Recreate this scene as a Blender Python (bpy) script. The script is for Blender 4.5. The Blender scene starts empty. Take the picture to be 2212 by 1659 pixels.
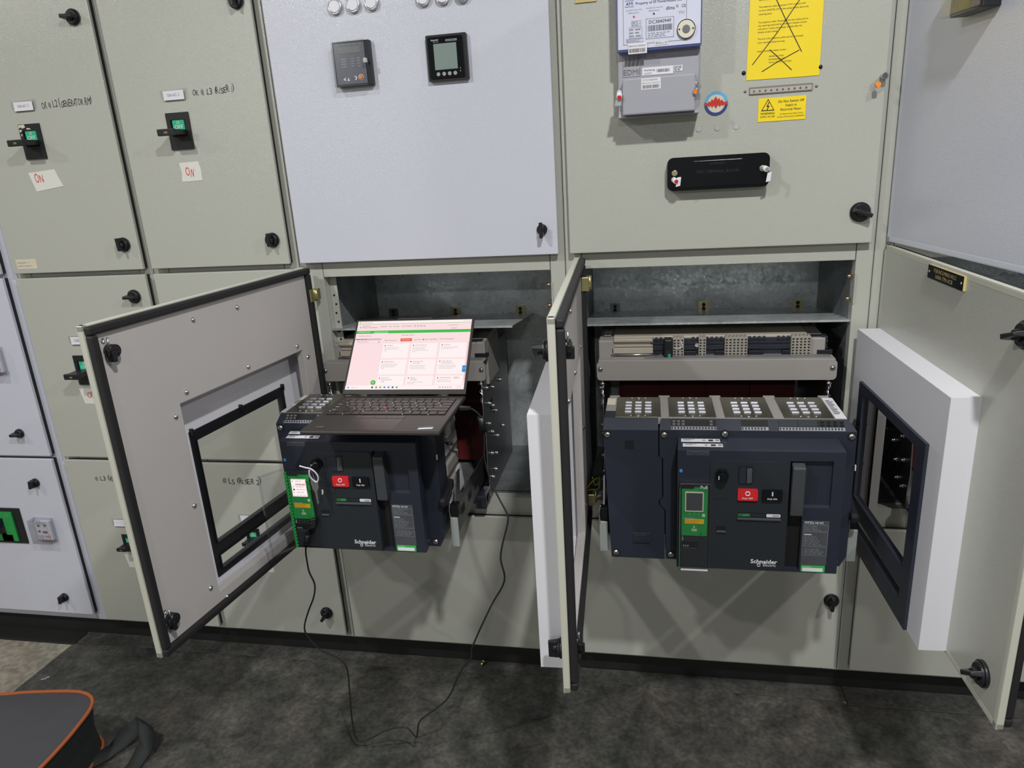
import bpy, bmesh, math, random
from mathutils import Matrix, Vector
random.seed(7)
COL = bpy.context.scene.collection
R = math.radians

# ------------------------------------------------------------------ materials
def lin(c):
    c = c / 255.0
    return c / 12.92 if c <= 0.04045 else ((c + 0.055) / 1.055) ** 2.4
def S(r, g, b): return (lin(r), lin(g), lin(b), 1.0)

def mat(name, col, rough=0.5, metal=0.0, bump=None, mottle=None, emit=None, spec=None, coat=0):
    m = bpy.data.materials.new(name); m.use_nodes = True
    nt = m.node_tree; p = nt.nodes['Principled BSDF']
    p.inputs['Base Color'].default_value = col
    p.inputs['Roughness'].default_value = rough
    p.inputs['Metallic'].default_value = metal
    if spec is not None: p.inputs['Specular IOR Level'].default_value = spec
    if coat: p.inputs['Coat Weight'].default_value = coat; p.inputs['Coat Roughness'].default_value = 0.12
    tc = nt.nodes.new('ShaderNodeTexCoord')
    if mottle:
        sc, amt = mottle
        n = nt.nodes.new('ShaderNodeTexNoise'); n.inputs['Scale'].default_value = sc; n.inputs['Detail'].default_value = 5
        nt.links.new(tc.outputs['Object'], n.inputs['Vector'])
        mx = nt.nodes.new('ShaderNodeMix'); mx.data_type = 'RGBA'
        mx.inputs[6].default_value = tuple(c * (1 - amt) for c in col[:3]) + (1,)
        mx.inputs[7].default_value = tuple(min(1, c * (1 + amt)) for c in col[:3]) + (1,)
        nt.links.new(n.outputs['Fac'], mx.inputs[0]); nt.links.new(mx.outputs[2], p.inputs['Base Color'])
    if bump:
        sc, st, dist = bump
        n = nt.nodes.new('ShaderNodeTexNoise'); n.inputs['Scale'].default_value = sc; n.inputs['Detail'].default_value = 1.5
        nt.links.new(tc.outputs['Object'], n.inputs['Vector'])
        b = nt.nodes.new('ShaderNodeBump'); b.inputs['Strength'].default_value = st; b.inputs['Distance'].default_value = dist
        nt.links.new(n.outputs['Fac'], b.inputs['Height']); nt.links.new(b.outputs['Normal'], p.inputs['Normal'])
    if emit:
        p.inputs['Emission Color'].default_value = col; p.inputs['Emission Strength'].default_value = emit
        p.inputs['Base Color'].default_value = (0.01, 0.01, 0.01, 1)
    return m

def galvanised(name, lo, hi, rough=0.42):
    m = mat(name, hi, rough, 0.42)
    nt = m.node_tree; p = nt.nodes['Principled BSDF']
    tc = nt.nodes.new('ShaderNodeTexCoord')
    v = nt.nodes.new('ShaderNodeTexVoronoi'); v.inputs['Scale'].default_value = 150
    mp = nt.nodes.new('ShaderNodeMapping'); mp.inputs['Rotation'].default_value = (0.4, 0.9, 0.7); mp.inputs['Scale'].default_value = (1, 2.4, 1)
    nt.links.new(tc.outputs['Object'], mp.inputs['Vector']); nt.links.new(mp.outputs['Vector'], v.inputs['Vector'])
    n = nt.nodes.new('ShaderNodeTexNoise'); n.inputs['Scale'].default_value = 11; n.inputs['Detail'].default_value = 9; n.inputs['Roughness'].default_value = 0.62
    nt.links.new(tc.outputs['Object'], n.inputs['Vector'])
    ad = nt.nodes.new('ShaderNodeMath'); ad.operation = 'MULTIPLY_ADD'; ad.inputs[1].default_value = 0.16
    sep = nt.nodes.new('ShaderNodeSeparateColor'); nt.links.new(v.outputs['Color'], sep.inputs[0])
    nt.links.new(sep.outputs[0], ad.inputs[0]); nt.links.new(n.outputs['Fac'], ad.inputs[2])
    cr = nt.nodes.new('ShaderNodeValToRGB')
    cr.color_ramp.elements[0].position = 0.30; cr.color_ramp.elements[0].color = lo
    cr.color_ramp.elements[1].position = 0.80; cr.color_ramp.elements[1].color = hi
    nt.links.new(ad.outputs[0], cr.inputs[0]); nt.links.new(cr.outputs[0], p.inputs['Base Color'])
    mr = nt.nodes.new('ShaderNodeMapRange'); mr.inputs[3].default_value = rough - 0.1; mr.inputs[4].default_value = rough + 0.12
    nt.links.new(sep.outputs[1], mr.inputs[0]); nt.links.new(mr.outputs[0], p.inputs['Roughness'])
    return m

def clear(name, tint=(0.95, 0.955, 0.96, 1), gloss=0.12):
    m = bpy.data.materials.new(name); m.use_nodes = True; nt = m.node_tree
    for n in list(nt.nodes): nt.nodes.remove(n)
    o = nt.nodes.new('ShaderNodeOutputMaterial'); mx = nt.nodes.new('ShaderNodeMixShader')
    t = nt.nodes.new('ShaderNodeBsdfTransparent'); g = nt.nodes.new('ShaderNodeBsdfGlossy')
    t.inputs[0].default_value = tint; g.inputs['Roughness'].default_value = 0.15
    fr = nt.nodes.new('ShaderNodeFresnel'); fr.inputs['IOR'].default_value = 1.45
    ma = nt.nodes.new('ShaderNodeMath'); ma.operation = 'MULTIPLY_ADD'; ma.inputs[1].default_value = 0.7; ma.inputs[2].default_value = gloss * 0.45
    ge = nt.nodes.new('ShaderNodeNewGeometry'); fl = nt.nodes.new('ShaderNodeMath'); fl.operation = 'SUBTRACT'; fl.inputs[0].default_value = 1.0
    mu = nt.nodes.new('ShaderNodeMath'); mu.operation = 'MULTIPLY'; mu.use_clamp = True
    nt.links.new(ge.outputs['Backfacing'], fl.inputs[1]); nt.links.new(fl.outputs[0], mu.inputs[1]); nt.links.new(ma.outputs[0], mu.inputs[0])
    nt.links.new(fr.outputs['Fac'], ma.inputs[0]); nt.links.new(mu.outputs[0], mx.inputs[0])
    nt.links.new(t.outputs[0], mx.inputs[1]); nt.links.new(g.outputs[0], mx.inputs[2]); nt.links.new(mx.outputs[0], o.inputs[0])
    return m

def grime(name, stops, sc=6.0, rough=0.75, bump=0.25):
    m = mat(name, (0.1, 0.1, 0.1, 1), rough)
    nt = m.node_tree; p = nt.nodes['Principled BSDF']; tc = nt.nodes.new('ShaderNodeTexCoord')
    n1 = nt.nodes.new('ShaderNodeTexNoise'); n1.inputs['Scale'].default_value = sc; n1.inputs['Detail'].default_value = 12; n1.inputs['Roughness'].default_value = 0.76
    n2 = nt.nodes.new('ShaderNodeTexNoise'); n2.inputs['Scale'].default_value = sc * 0.35; n2.inputs['Detail'].default_value = 4
    nt.links.new(tc.outputs['Object'], n1.inputs['Vector']); nt.links.new(tc.outputs['Object'], n2.inputs['Vector'])
    cr = nt.nodes.new('ShaderNodeValToRGB'); el = cr.color_ramp.elements
    el[0].position, el[0].color = stops[0]; el[1].position, el[1].color = stops[-1]
    for pos, c in stops[1:-1]:
        e = el.new(pos); e.color = c
    nt.links.new(n1.outputs['Fac'], cr.inputs[0])
    mx = nt.nodes.new('ShaderNodeMix'); mx.data_type = 'RGBA'; mx.blend_type = 'MULTIPLY'; mx.inputs[0].default_value = 0.8
    cr2 = nt.nodes.new('ShaderNodeValToRGB'); e2 = cr2.color_ramp.elements
    e2[0].position = 0.36; e2[0].color = (0.62, 0.70, 0.62, 1); e2[1].position = 0.66; e2[1].color = (1.15, 1.02, 0.98, 1)
    nt.links.new(n2.outputs['Fac'], cr2.inputs[0]); nt.links.new(cr.outputs[0], mx.inputs[6]); nt.links.new(cr2.outputs[0], mx.inputs[7])
    n3 = nt.nodes.new('ShaderNodeTexNoise'); n3.inputs['Scale'].default_value = sc * 9; n3.inputs['Detail'].default_value = 6
    nt.links.new(tc.outputs['Object'], n3.inputs['Vector'])
    cr3 = nt.nodes.new('ShaderNodeValToRGB'); e3 = cr3.color_ramp.elements
    e3[0].position = 0.36; e3[0].color = (0.62, 0.62, 0.62, 1); e3[1].position = 0.62; e3[1].color = (1.22, 1.22, 1.22, 1)
    m3 = nt.nodes.new('ShaderNodeMix'); m3.data_type = 'RGBA'; m3.blend_type = 'MULTIPLY'; m3.inputs[0].default_value = 0.75
    nt.links.new(n3.outputs['Fac'], cr3.inputs[0]); nt.links.new(mx.outputs[2], m3.inputs[6]); nt.links.new(cr3.outputs[0], m3.inputs[7])
    nt.links.new(m3.outputs[2], p.inputs['Base Color'])
    b = nt.nodes.new('ShaderNodeBump'); b.inputs['Strength'].default_value = bump; b.inputs['Distance'].default_value = 0.004
    nt.links.new(n3.outputs['Fac'], b.inputs['Height']); nt.links.new(b.outputs['Normal'], p.inputs['Normal'])
    return m

PEEL = (520, 0.6, 0.0007)
M = dict(
    beige=mat('beige_powder_coat', S(176, 177, 168), 0.21, spec=0.8, bump=PEEL, mottle=(3, 0.02)),
    beigesmooth=mat('beige_smooth_rim', S(186, 186, 174), 0.42),
    whitesmooth=mat('white_smooth_rim', S(199, 203, 214), 0.42),
    white=mat('bluish_white_powder_coat', S(197, 199, 211), 0.21, spec=0.8, bump=PEEL),
    inner=mat('grey_inner_coat', S(180, 176, 175), 0.5, mottle=(6, 0.04), bump=(300, 0.15, 0.0005)),
    boxwhite=mat('white_cover_coat', S(212, 211, 218), 0.45, bump=(380, 0.2, 0.0005)),
    rubber=mat('black_rubber_gasket', S(26, 26, 28), 0.65),
    plinth=mat('black_plinth_paint', S(24, 24, 24), 0.6, mottle=(9, 0.25)),
    black=mat('black_plastic', S(24, 25, 29), 0.38),
    gloss=mat('glossy_black_plastic', S(14, 16, 20), 0.16),
    slate=mat('dark_slate_plastic', S(38, 42, 55), 0.40, bump=(900, 0.15, 0.0003)),
    slated=mat('darker_slate_plastic', S(38, 43, 48), 0.38, bump=(900, 0.1, 0.0003)),
    handlegrey=mat('charcoal_handle', S(60, 62, 66), 0.5, bump=(900, 0.3, 0.0004)),
    slatel=mat('grey_slate_print', S(72, 75, 80), 0.5),
    dark=mat('dark_recess', S(9, 9, 11), 0.7),
    grey=mat('warm_grey_plastic', S(150, 145, 141), 0.48, bump=(700, 0.15, 0.0003)),
    railgrey=mat('grey_green_handle_paint', S(140, 146, 143), 0.45),
    blockgrey=mat('terminal_block_plastic', S(148, 143, 134), 0.55),
    greyd=mat('mid_grey_plastic', S(118, 117, 118), 0.5),
    greyl=mat('light_grey_plastic', S(176, 178, 178), 0.45),
    cream=mat('cream_plastic', S(176, 168, 154), 0.42, mottle=(4, 0.05)),
    steel=mat('bright_zinc_steel', (0.72, 0.72, 0.74, 1), 0.25, 1.0),
    dsteel=mat('dark_burnished_steel', (0.20, 0.20, 0.215, 1), 0.33, 0.9, mottle=(12, 0.25)),
    brass=mat('yellow_zinc_steel', (0.55, 0.50, 0.26, 1), 0.32, 0.85),
    copper=mat('copper_screw', (0.75, 0.45, 0.25, 1), 0.3, 1.0),
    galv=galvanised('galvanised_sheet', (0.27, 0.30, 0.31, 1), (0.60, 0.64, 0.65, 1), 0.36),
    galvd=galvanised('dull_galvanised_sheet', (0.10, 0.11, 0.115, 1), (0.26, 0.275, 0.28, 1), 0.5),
    mesh=mat('arc_plate_steel', (0.26, 0.255, 0.20, 1), 0.26, 0.9, mottle=(25, 0.12)),
    bump=mat('pressed_vent_steel', (0.40, 0.40, 0.45, 1), 0.42, 0.55),
    red=mat('dark_red_shutter', S(88, 22, 24), 0.5),
    redbtn=mat('red_button', S(214, 38, 42), 0.4),
    redink=mat('red_ink', S(205, 52, 45), 0.7),
    ink=mat('black_marker_ink', S(34, 34, 36), 0.7),
    fade=mat('faded_print', S(150, 150, 150), 0.7),
    green=mat('green_plastic', S(38, 148, 72), 0.42),
    greend=mat('deep_green_print', S(28, 108, 52), 0.5),
    greenb=mat('bright_green_label', S(52, 176, 78), 0.5),
    teal=mat('teal_green_flag', S(38, 172, 128), 0.5),
    wprint=mat('white_print', S(225, 226, 230), 0.6),
    gprint=mat('grey_print', S(140, 143, 150), 0.6),
    paper=mat('white_paper', S(218, 216, 222), 0.65),
    tape=mat('masking_tape', S(214, 213, 206), 0.7, mottle=(30, 0.03)),
    oldtape=mat('yellowed_tape', S(205, 195, 174), 0.7, mottle=(60, 0.08)),
    yellow=mat('yellow_sticker', S(243, 214, 22), 0.42),
    yellowp=mat('amber_label', S(240, 196, 38), 0.5),
    blue=mat('blue_print', S(60, 140, 215), 0.5),
    navy=mat('navy_print', S(38, 62, 128), 0.5),
    sky=mat('sky_blue_print', S(96, 168, 214), 0.5),
    ivory=mat('ivory_print', S(214, 210, 190), 0.6),
    orange=mat('orange_button', S(246, 140, 42), 0.4),
    lcd=mat('grey_green_lcd', S(122, 136, 132), 0.3),
    lcdy=mat('yellow_green_lcd', S(178, 190, 110), 0.3),
    lcdd=mat('dark_lcd', S(74, 76, 82), 0.22),
    lilac=mat('lilac_white_plastic', S(204, 206, 226), 0.35),
    bluedge=mat('blue_cover_edge', S(92, 104, 160), 0.3),
    meter=mat('meter_grey_plastic', S(156, 156, 166), 0.5, bump=(600, 0.15, 0.0003)),
    lens=mat('milky_lens', S(222, 222, 232), 0.25),
    smoke=mat('smoke_grey_face', S(96, 97, 108), 0.3, coat=0.6),
    clear=clear('clear_plastic'), clearh=clear('hazy_clear_plastic', (0.90, 0.90, 0.91, 1), 0.14),
    fabric=mat('charcoal_nylon', S(62, 62, 66), 0.9, bump=(1500, 0.5, 0.0006), mottle=(40, 0.1)),
    fabricd=mat('black_nylon', S(30, 34, 36), 0.85, bump=(1200, 0.5, 0.0006)),
    orangep=mat('orange_piping', S(152, 78, 36), 0.75, bump=(900, 0.3, 0.0005)),
    web=mat('black_webbing', S(38, 42, 42), 0.85, bump=(1600, 0.5, 0.0006)),
    lapbody=mat('matte_black_laptop', S(54, 49, 47), 0.36),
    lappad=mat('touchpad_black', S(60, 54, 52), 0.28),
    key=mat('laptop_key', S(54, 48, 46), 0.34),
    well=mat('key_well', S(16, 15, 17), 0.5),
    scr=mat('lit_screen_pink', S(255, 226, 228), 0.3, emit=0.95),
    scrw=mat('lit_screen_white', S(255, 241, 241), 0.3, emit=0.98),
    scrg=mat('lit_screen_green', S(60, 196, 74), 0.3, emit=0.9),
    scrr=mat('lit_screen_orange', S(238, 92, 60), 0.3, emit=0.9),
    scrb=mat('lit_screen_blue', S(40, 150, 215), 0.3, emit=0.9),
    scrt=mat('lit_screen_text', S(95, 80, 92), 0.3, emit=0.25),
    scrl=mat('lit_screen_rule', S(236, 200, 205), 0.3, emit=0.8),
    gold=mat('gold_engraving', S(196, 176, 118), 0.4),
    wire=mat('green_yellow_wire', S(150, 160, 60), 0.5),
    wall=mat('painted_wall', S(132, 132, 128), 0.8, mottle=(2, 0.03)),
    ceil=mat('painted_ceiling', S(110, 110, 108), 0.9),
)
M['concrete'] = grime('bare_concrete', [(0.3, S(108, 103, 94)), (0.5, S(140, 134, 124)), (0.72, S(170, 164, 154))], 5, 0.8, 0.15)
M['mat'] = grime('stained_rubber_mat', [(0.33, S(27, 28, 28)), (0.44, S(54, 55, 53)), (0.54, S(72, 71, 68)), (0.70, S(98, 95, 91))], 10, 0.7, 0.3)
M['kerb'] = grime('grimy_channel', [(0.3, S(38, 39, 38)), (0.55, S(70, 70, 68)), (0.75, S(104, 102, 98))], 9, 0.65, 0.25)

# ------------------------------------------------------------------ mesh builder
_tcache = {}
def text_mesh(s, bold=0.0):
    key = (s, bold)
    if key not in _tcache:
        cu = bpy.data.curves.new('t', 'FONT'); cu.body = s; cu.resolution_u = 2; cu.offset = bold
        o = bpy.data.objects.new('t', cu)
        me = bpy.data.meshes.new_from_object(o)
        vs = [v.co.copy() for v in me.vertices]; fs = [tuple(p.vertices) for p in me.polygons]
        bpy.data.objects.remove(o); bpy.data.curves.remove(cu); bpy.data.meshes.remove(me)
        _tcache[key] = (vs, fs)
    return _tcache[key]

class MB:
    """Collects shapes into ONE mesh object. Front of everything faces -y; x right, z up."""
    def __init__(self, *mats):
        self.bm = bmesh.new(); self.mats = [M[k] for k in mats]; self.keys = list(mats); self.T = None
    def mi(self, k):
        if k is None: return 0
        if k not in self.keys: self.keys.append(k); self.mats.append(M[k])
        return self.keys.index(k)
    def raw(self, vs, fs, k=None, smooth=False):
        i = self.mi(k); nv = []
        for v in vs:
            v = Vector(v)
            nv.append(self.bm.verts.new(self.T @ v if self.T else v))
        for f in fs:
            if len(set(f)) < 3: continue
            try: F = self.bm.faces.new([nv[j] for j in f])
            except ValueError: continue
            F.material_index = i; F.smooth = smooth
        return self
    def box(self, x0, x1, y0, y1, z0, z1, b=0, k=None, seg=2):
        x0, x1 = sorted((x0, x1)); y0, y1 = sorted((y0, y1)); z0, z1 = sorted((z0, z1))
        t = bmesh.new(); bmesh.ops.create_cube(t, size=1)
        for v in t.verts: v.co = Vector(((x0 + x1) / 2 + v.co.x * (x1 - x0), (y0 + y1) / 2 + v.co.y * (y1 - y0), (z0 + z1) / 2 + v.co.z * (z1 - z0)))
        b = min(b, (x1 - x0) * .49, (y1 - y0) * .49, (z1 - z0) * .49)
        if b > 0: bmesh.ops.bevel(t, geom=t.edges[:], offset=b, segments=seg, affect='EDGES', profile=0.5)
        t.verts.index_update()
        self.raw([v.co for v in t.verts], [[v.index for v in f.verts] for f in t.faces], k); t.free(); return self
    def hull8(self, p, k=None, b=0):
        """p: 8 corners, bottom ring (front-left, front-right, back-right, back-left) then top ring."""
        t = bmesh.new(); vs = [t.verts.new(q) for q in p]
        for f in ((0, 1, 5, 4), (1, 2, 6, 5), (2, 3, 7, 6), (3, 0, 4, 7), (4, 5, 6, 7), (3, 2, 1, 0)): t.faces.new([vs[i] for i in f])
        if b: bmesh.ops.bevel(t, geom=t.edges[:], offset=b, segments=2, affect='EDGES', profile=0.5)
        t.verts.index_update()
        self.raw([v.co for v in t.verts], [[v.index for v in f.verts] for f in t.faces], k); t.free(); return self
    def poly(self, pts, a, b, plane='xz', k=None, smooth=False):
        """extrude a 2-D outline between a and b along the third axis"""
        def P(p, w): return {'xz': (p[0], w, p[1]), 'xy': (p[0], p[1], w), 'yz': (w, p[0], p[1])}[plane]
        n = len(pts); vs = [P(p, a) for p in pts] + [P(p, b) for p in pts]
        fs = [tuple(range(n)), tuple(range(2 * n - 1, n - 1, -1))] + [(i, n + i, n + (i + 1) % n, (i + 1) % n) for i in range(n)]
        return self.raw(vs, fs, k)
    def rrect(self, x0, x1, z0, z1, y0, y1, r=0.003, k=None, n=4):
        pts = []
        for cx, cz, a0 in ((x1 - r, z1 - r, 0), (x0 + r, z1 - r, 90), (x0 + r, z0 + r, 180), (x1 - r, z0 + r, 270)):
            for i in range(n + 1):
                a = R(a0 + 90 * i / n); pts.append((cx + r * math.cos(a), cz + r * math.sin(a)))
        return self.poly(pts, y0, y1, 'xz', k)
    def plate(self, x0, x1, z0, z1, holes, y0, y1, k=None):
        xs = sorted({x0, x1, *[h[0] for h in holes], *[h[1] for h in holes]}); zs = sorted({z0, z1, *[h[2] for h in holes], *[h[3] for h in holes]})
        def solid(i, j):
            if i < 0 or j < 0 or i >= len(xs) - 1 or j >= len(zs) - 1: return False
            cx = (xs[i] + xs[i + 1]) / 2; cz = (zs[j] + zs[j + 1]) / 2
            return not any(h[0] < cx < h[1] and h[2] < cz < h[3] for h in holes)
        for i in range(len(xs) - 1):
            for j in range(len(zs) - 1):
                if not solid(i, j): continue
                a, b, c, d = xs[i], xs[i + 1], zs[j], zs[j + 1]
                vs = [(a, y0, c), (b, y0, c), (b, y0, d), (a, y0, d), (a, y1, c), (b, y1, c), (b, y1, d), (a, y1, d)]
                fs = [(0, 1, 2, 3), (7, 6, 5, 4)]
                if not solid(i, j - 1): fs.append((4, 5, 1, 0))
                if not solid(i, j + 1): fs.append((3, 2, 6, 7))
                if not solid(i - 1, j): fs.append((0, 3, 7, 4))
                if not solid(i + 1, j): fs.append((5, 6, 2, 1))
                self.raw(vs, fs, k)
        return self
    def cyl(self, p0, p1, r, r1=None, n=20, k=None, smooth=True):
        p0, p1 = Vector(p0), Vector(p1); r1 = r if r1 is None else r1
        d = (p1 - p0).normalized(); u = d.orthogonal().normalized(); w = d.cross(u)
        vs = []
        for P, rr in ((p0, r), (p1, r1)):
            for i in range(n):
                a = 2 * math.pi * i / n; vs.append(P + (u * math.cos(a) + w * math.sin(a)) * rr)
        self.raw(vs, [(i, (i + 1) % n, n + (i + 1) % n, n + i) for i in range(n)], k, smooth)
        for P, rr, fl in ((p0, r, True), (p1, r1, False)):
            if rr > 1e-6:
                ring = [P + (u * math.cos(2 * math.pi * i / n) + w * math.sin(2 * math.pi * i / n)) * rr for i in range(n)]
                self.raw(ring, [tuple(range(n))[::-1] if fl else tuple(range(n))], k)
        return self
    def dome(self, c, r, h, n=12, k=None):
        """screw-head dome on a surface facing -y"""
        c = Vector(c); vs = []; rings = 3
        for j in range(rings):
            a = math.pi / 2 * j / rings
            for i in range(n):
                t = 2 * math.pi * i / n; vs.append(c + Vector((math.cos(t) * r * math.cos(a), -h * math.sin(a), math.sin(t) * r * math.cos(a))))
        vs.append(c + Vector((0, -h, 0)))
        fs = [(j * n + i, j * n + (i + 1) % n, (j + 1) * n + (i + 1) % n, (j + 1) * n + i) for j in range(rings - 1) for i in range(n)]
        fs += [((rings - 1) * n + i, (rings - 1) * n + (i + 1) % n, rings * n) for i in range(n)]
        return self.raw(vs, fs, k, True)
    def tube(self, pts, r, n=8, k=None, sub=6):
        P = [Vector(p) for p in pts]
        if sub > 1:
            Q = []
            for i in range(len(P) - 1):
                a = P[max(i - 1, 0)]; b = P[i]; c = P[i + 1]; d = P[min(i + 2, len(P) - 1)]
                for s in range(sub):
                    t = s / sub
                    Q.append(0.5 * ((2 * b) + (c - a) * t + (2 * a - 5 * b + 4 * c - d) * t * t + (3 * b - a - 3 * c + d) * t ** 3))
            Q.append(P[-1]); P = Q
        vs = []; u = None
        for i, p in enumerate(P):
            d = (P[min(i + 1, len(P) - 1)] - P[max(i - 1, 0)])
            if d.length < 1e-9: d = Vector((0, 0, 1))
            d.normalize()
            u = d.orthogonal().normalized() if u is None else (u - d * u.dot(d)).normalized()
            w = d.cross(u)
            for j in range(n):
                a = 2 * math.pi * j / n; vs.append(p + (u * math.cos(a) + w * math.sin(a)) * r)
        L = len(P)
        fs = [(i * n + j, i * n + (j + 1) % n, (i + 1) * n + (j + 1) % n, (i + 1) * n + j) for i in range(L - 1) for j in range(n)]
        fs += [tuple(range(n))[::-1], tuple(range((L - 1) * n, L * n))]
        return self.raw(vs, fs, k, True)
    def ring(self, c, r, t, axis='y', n=28, m=8, k=None):
        c = Vector(c); vs = []
        for i in range(n):
            a = 2 * math.pi * i / n
            for j in range(m):
                b = 2 * math.pi * j / m; rr = r + t * math.cos(b); q = (rr * math.cos(a), t * math.sin(b), rr * math.sin(a))
                vs.append(c + Vector(q if axis == 'y' else (q[1], q[0], q[2]) if axis == 'x' else (q[0], q[2], q[1])))
        fs = [(i * m + j, ((i + 1) % n) * m + j, ((i + 1) % n) * m + (j + 1) % m, i * m + (j + 1) % m) for i in range(n) for j in range(m)]
        return self.raw(vs, fs, k, True)
    def txt(self, s, x0, x1, z0, z1, y, k=None, keep=True, shear=0.0, up=False, bold=0.0):
        """flat lettering inside the box; on a front face (facing -y) or, with up=True, on a top face (z -> +y)"""
        vs, fs = text_mesh(s, bold)
        if not vs: return self
        ax, bx = min(v.x for v in vs), max(v.x for v in vs); ay, by = min(v.y for v in vs), max(v.y for v in vs)
        sx = (x1 - x0) / max(bx - ax, 1e-6); sy = (z1 - z0) / max(by - ay, 1e-6)
        if keep == 'fix': sx = sy = (z1 - z0) / 0.72
        elif keep: sx = sy = min(sx, sy)
        ox = (x0 + x1) / 2 - (bx - ax) * sx / 2 if keep not in ('left', 'fix') else x0
        oz = (z0 + z1) / 2 - (by - ay) * sy / 2 if keep != 'fix' else z0 + ay * sy
        q = []
        for v in vs:
            a = ox + (v.x - ax) * sx + shear * (v.y - ay) * sy; b = oz + (v.y - ay) * sy
            q.append((a, b, y) if up else (a, y, b))
        return self.raw(q, fs, k)
    def hand(self, s, x0, x1, z0, z1, y, k=None):
        """pen lettering: letters of uneven size, lean and height"""
        adv = [0.30 if c in 'I1' else 0.42 if c in ' (){}.,' else 0.85 if c in 'MW@GO' else 0.68 for c in s]; u = (x1 - x0) / sum(adv); x = x0
        for c, a in zip(s, adv):
            if c != ' ':
                h = (z1 - z0) * random.uniform(.82, 1.12) * (1.3 if c in '()' else 1); j = (z1 - z0) * random.uniform(-.10, .10)
                self.txt(c, x + a * u * .06, x + a * u * (random.uniform(.86, 1.02) if c not in 'I1' else .34), z0 + j, z0 + j + h, y, k, keep=False, shear=random.uniform(-.08, .22))
            x += a * u
        return self
    def lines(self, x0, x1, z0, z1, n, y, k=None, jag=True, up=False, fill=0.45):
        """rows of unreadably small print"""
        h = (z1 - z0) / n
        for i in range(n):
            zc = z1 - (i + .5) * h; x = x0
            e = x1 - (random.random() * 0.35 * (x1 - x0) if jag else 0)
            while x < e:
                w = h * random.uniform(1.0, 3.2); w = min(w, e - x)
                a, b, c, d = x, x + w, zc - h * fill / 2, zc + h * fill / 2
                self.raw([(a, c, y), (b, c, y), (b, d, y), (a, d, y)] if up else [(a, y, c), (b, y, c), (b, y, d), (a, y, d)], [(0, 1, 2, 3)], k)
                x += w + h * 0.6
        return self
    def quad(self, x0, x1, z0, z1, y, k=None, up=False):
        return self.raw([(x0, z0, y), (x1, z0, y), (x1, z1, y), (x0, z1, y)] if up else [(x0, y, z0), (x1, y, z0), (x1, y, z1), (x0, y, z1)], [(0, 1, 2, 3)], k)
    def outline(self, x0, x1, z0, z1, t, y, k=None):
        for a, b, c, d in ((x0, x1, z0, z0 + t), (x0, x1, z1 - t, z1), (x0, x0 + t, z0, z1), (x1 - t, x1, z0, z1)): self.quad(a, b, c, d, y, k)
        return self
    def stroke(self, pts, w, y, k=None):
        """a pen stroke on a front face"""
        for (xa, za), (xb, zb) in zip(pts, pts[1:]):
            d = Vector((xb - xa, zb - za)); L = d.length
            if L < 1e-9: continue
            d /= L; nx, nz = -d.y * w / 2, d.x * w / 2; ex, ez = d.x * w * .4, d.y * w * .4
            self.raw([(xa - ex + nx, y, za - ez + nz), (xa - ex - nx, y, za - ez - nz), (xb + ex - nx, y, zb + ez - nz), (xb + ex + nx, y, zb + ez + nz)], [(0, 1, 2, 3)], k)
        return self
    def build(self, name, parent=None, loc=(0, 0, 0), rotz=0.0, rot=None, label=None, smooth=False):
        bmesh.ops.remove_doubles(self.bm, verts=self.bm.verts[:], dist=1e-6)
        bmesh.ops.recalc_face_normals(self.bm, faces=self.bm.faces[:])
        me = bpy.data.meshes.new(name); self.bm.to_mesh(me); self.bm.free()
        for m in self.mats: me.materials.append(m)
        o = bpy.data.objects.new(name, me); COL.objects.link(o); o.parent = parent
        o.location = loc; o.rotation_euler = rot if rot else (0, 0, rotz)
        if label: o['label'] = label
        return o

def thing(name, label, cat, loc=(0, 0, 0), rotz=0.0, group=None, rot=None):
    o = bpy.data.objects.new(name, None); o.empty_display_size = 0.05; COL.objects.link(o)
    o.location = loc; o.rotation_euler = rot if rot else (0, 0, rotz); o['label'] = label; o['category'] = cat
    if group: o['group'] = group
    return o
def tag(o, label, cat, group=None):
    o['label'] = label; o['category'] = cat
    if group: o['group'] = group
    return o
def copies(o, locs, rotzs=None):
    for i, l in enumerate(locs):
        c = o.copy(); COL.objects.link(c); c.location = l
        if rotzs: c.rotation_euler[2] = rotzs[i]
def tree(o, label, loc, parent=None, group=None, rotz=None):
    c = o.copy(); COL.objects.link(c); c.parent = parent
    if parent is None:
        c.location = loc; c['label'] = label
        if rotz is not None: c.rotation_euler[2] = rotz
        if group: c['group'] = group
    for ch in list(o.children): tree(ch, None, None, c)
    return c
def structure(o): o['kind'] = 'structure'; return o

# ------------------------------------------------------------------ camera (25 mm-equivalent phone lens held at chest height, looking down a little)
yaw, pit, rol = R(-11.42), R(-17.35), R(-3.57)
fw = Vector((math.sin(yaw) * math.cos(pit), math.cos(yaw) * math.cos(pit), math.sin(pit)))
ri = Vector((math.cos(yaw), -math.sin(yaw), 0)); up = ri.cross(fw)
r2 = ri * math.cos(rol) + up * math.sin(rol); u2 = -ri * math.sin(rol) + up * math.cos(rol)
cd = bpy.data.cameras.new('camera'); cam = bpy.data.objects.new('camera', cd); COL.objects.link(cam)
mw = Matrix(((r2.x, u2.x, -fw.x, 0), (r2.y, u2.y, -fw.y, -1.714), (r2.z, u2.z, -fw.z, 1.436), (0, 0, 0, 1)))
cam.matrix_world = mw
cd.sensor_width = 36; cd.lens = 1545 / 2212 * 36; cd.clip_start = 0.02
bpy.context.scene.camera = cam

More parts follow.
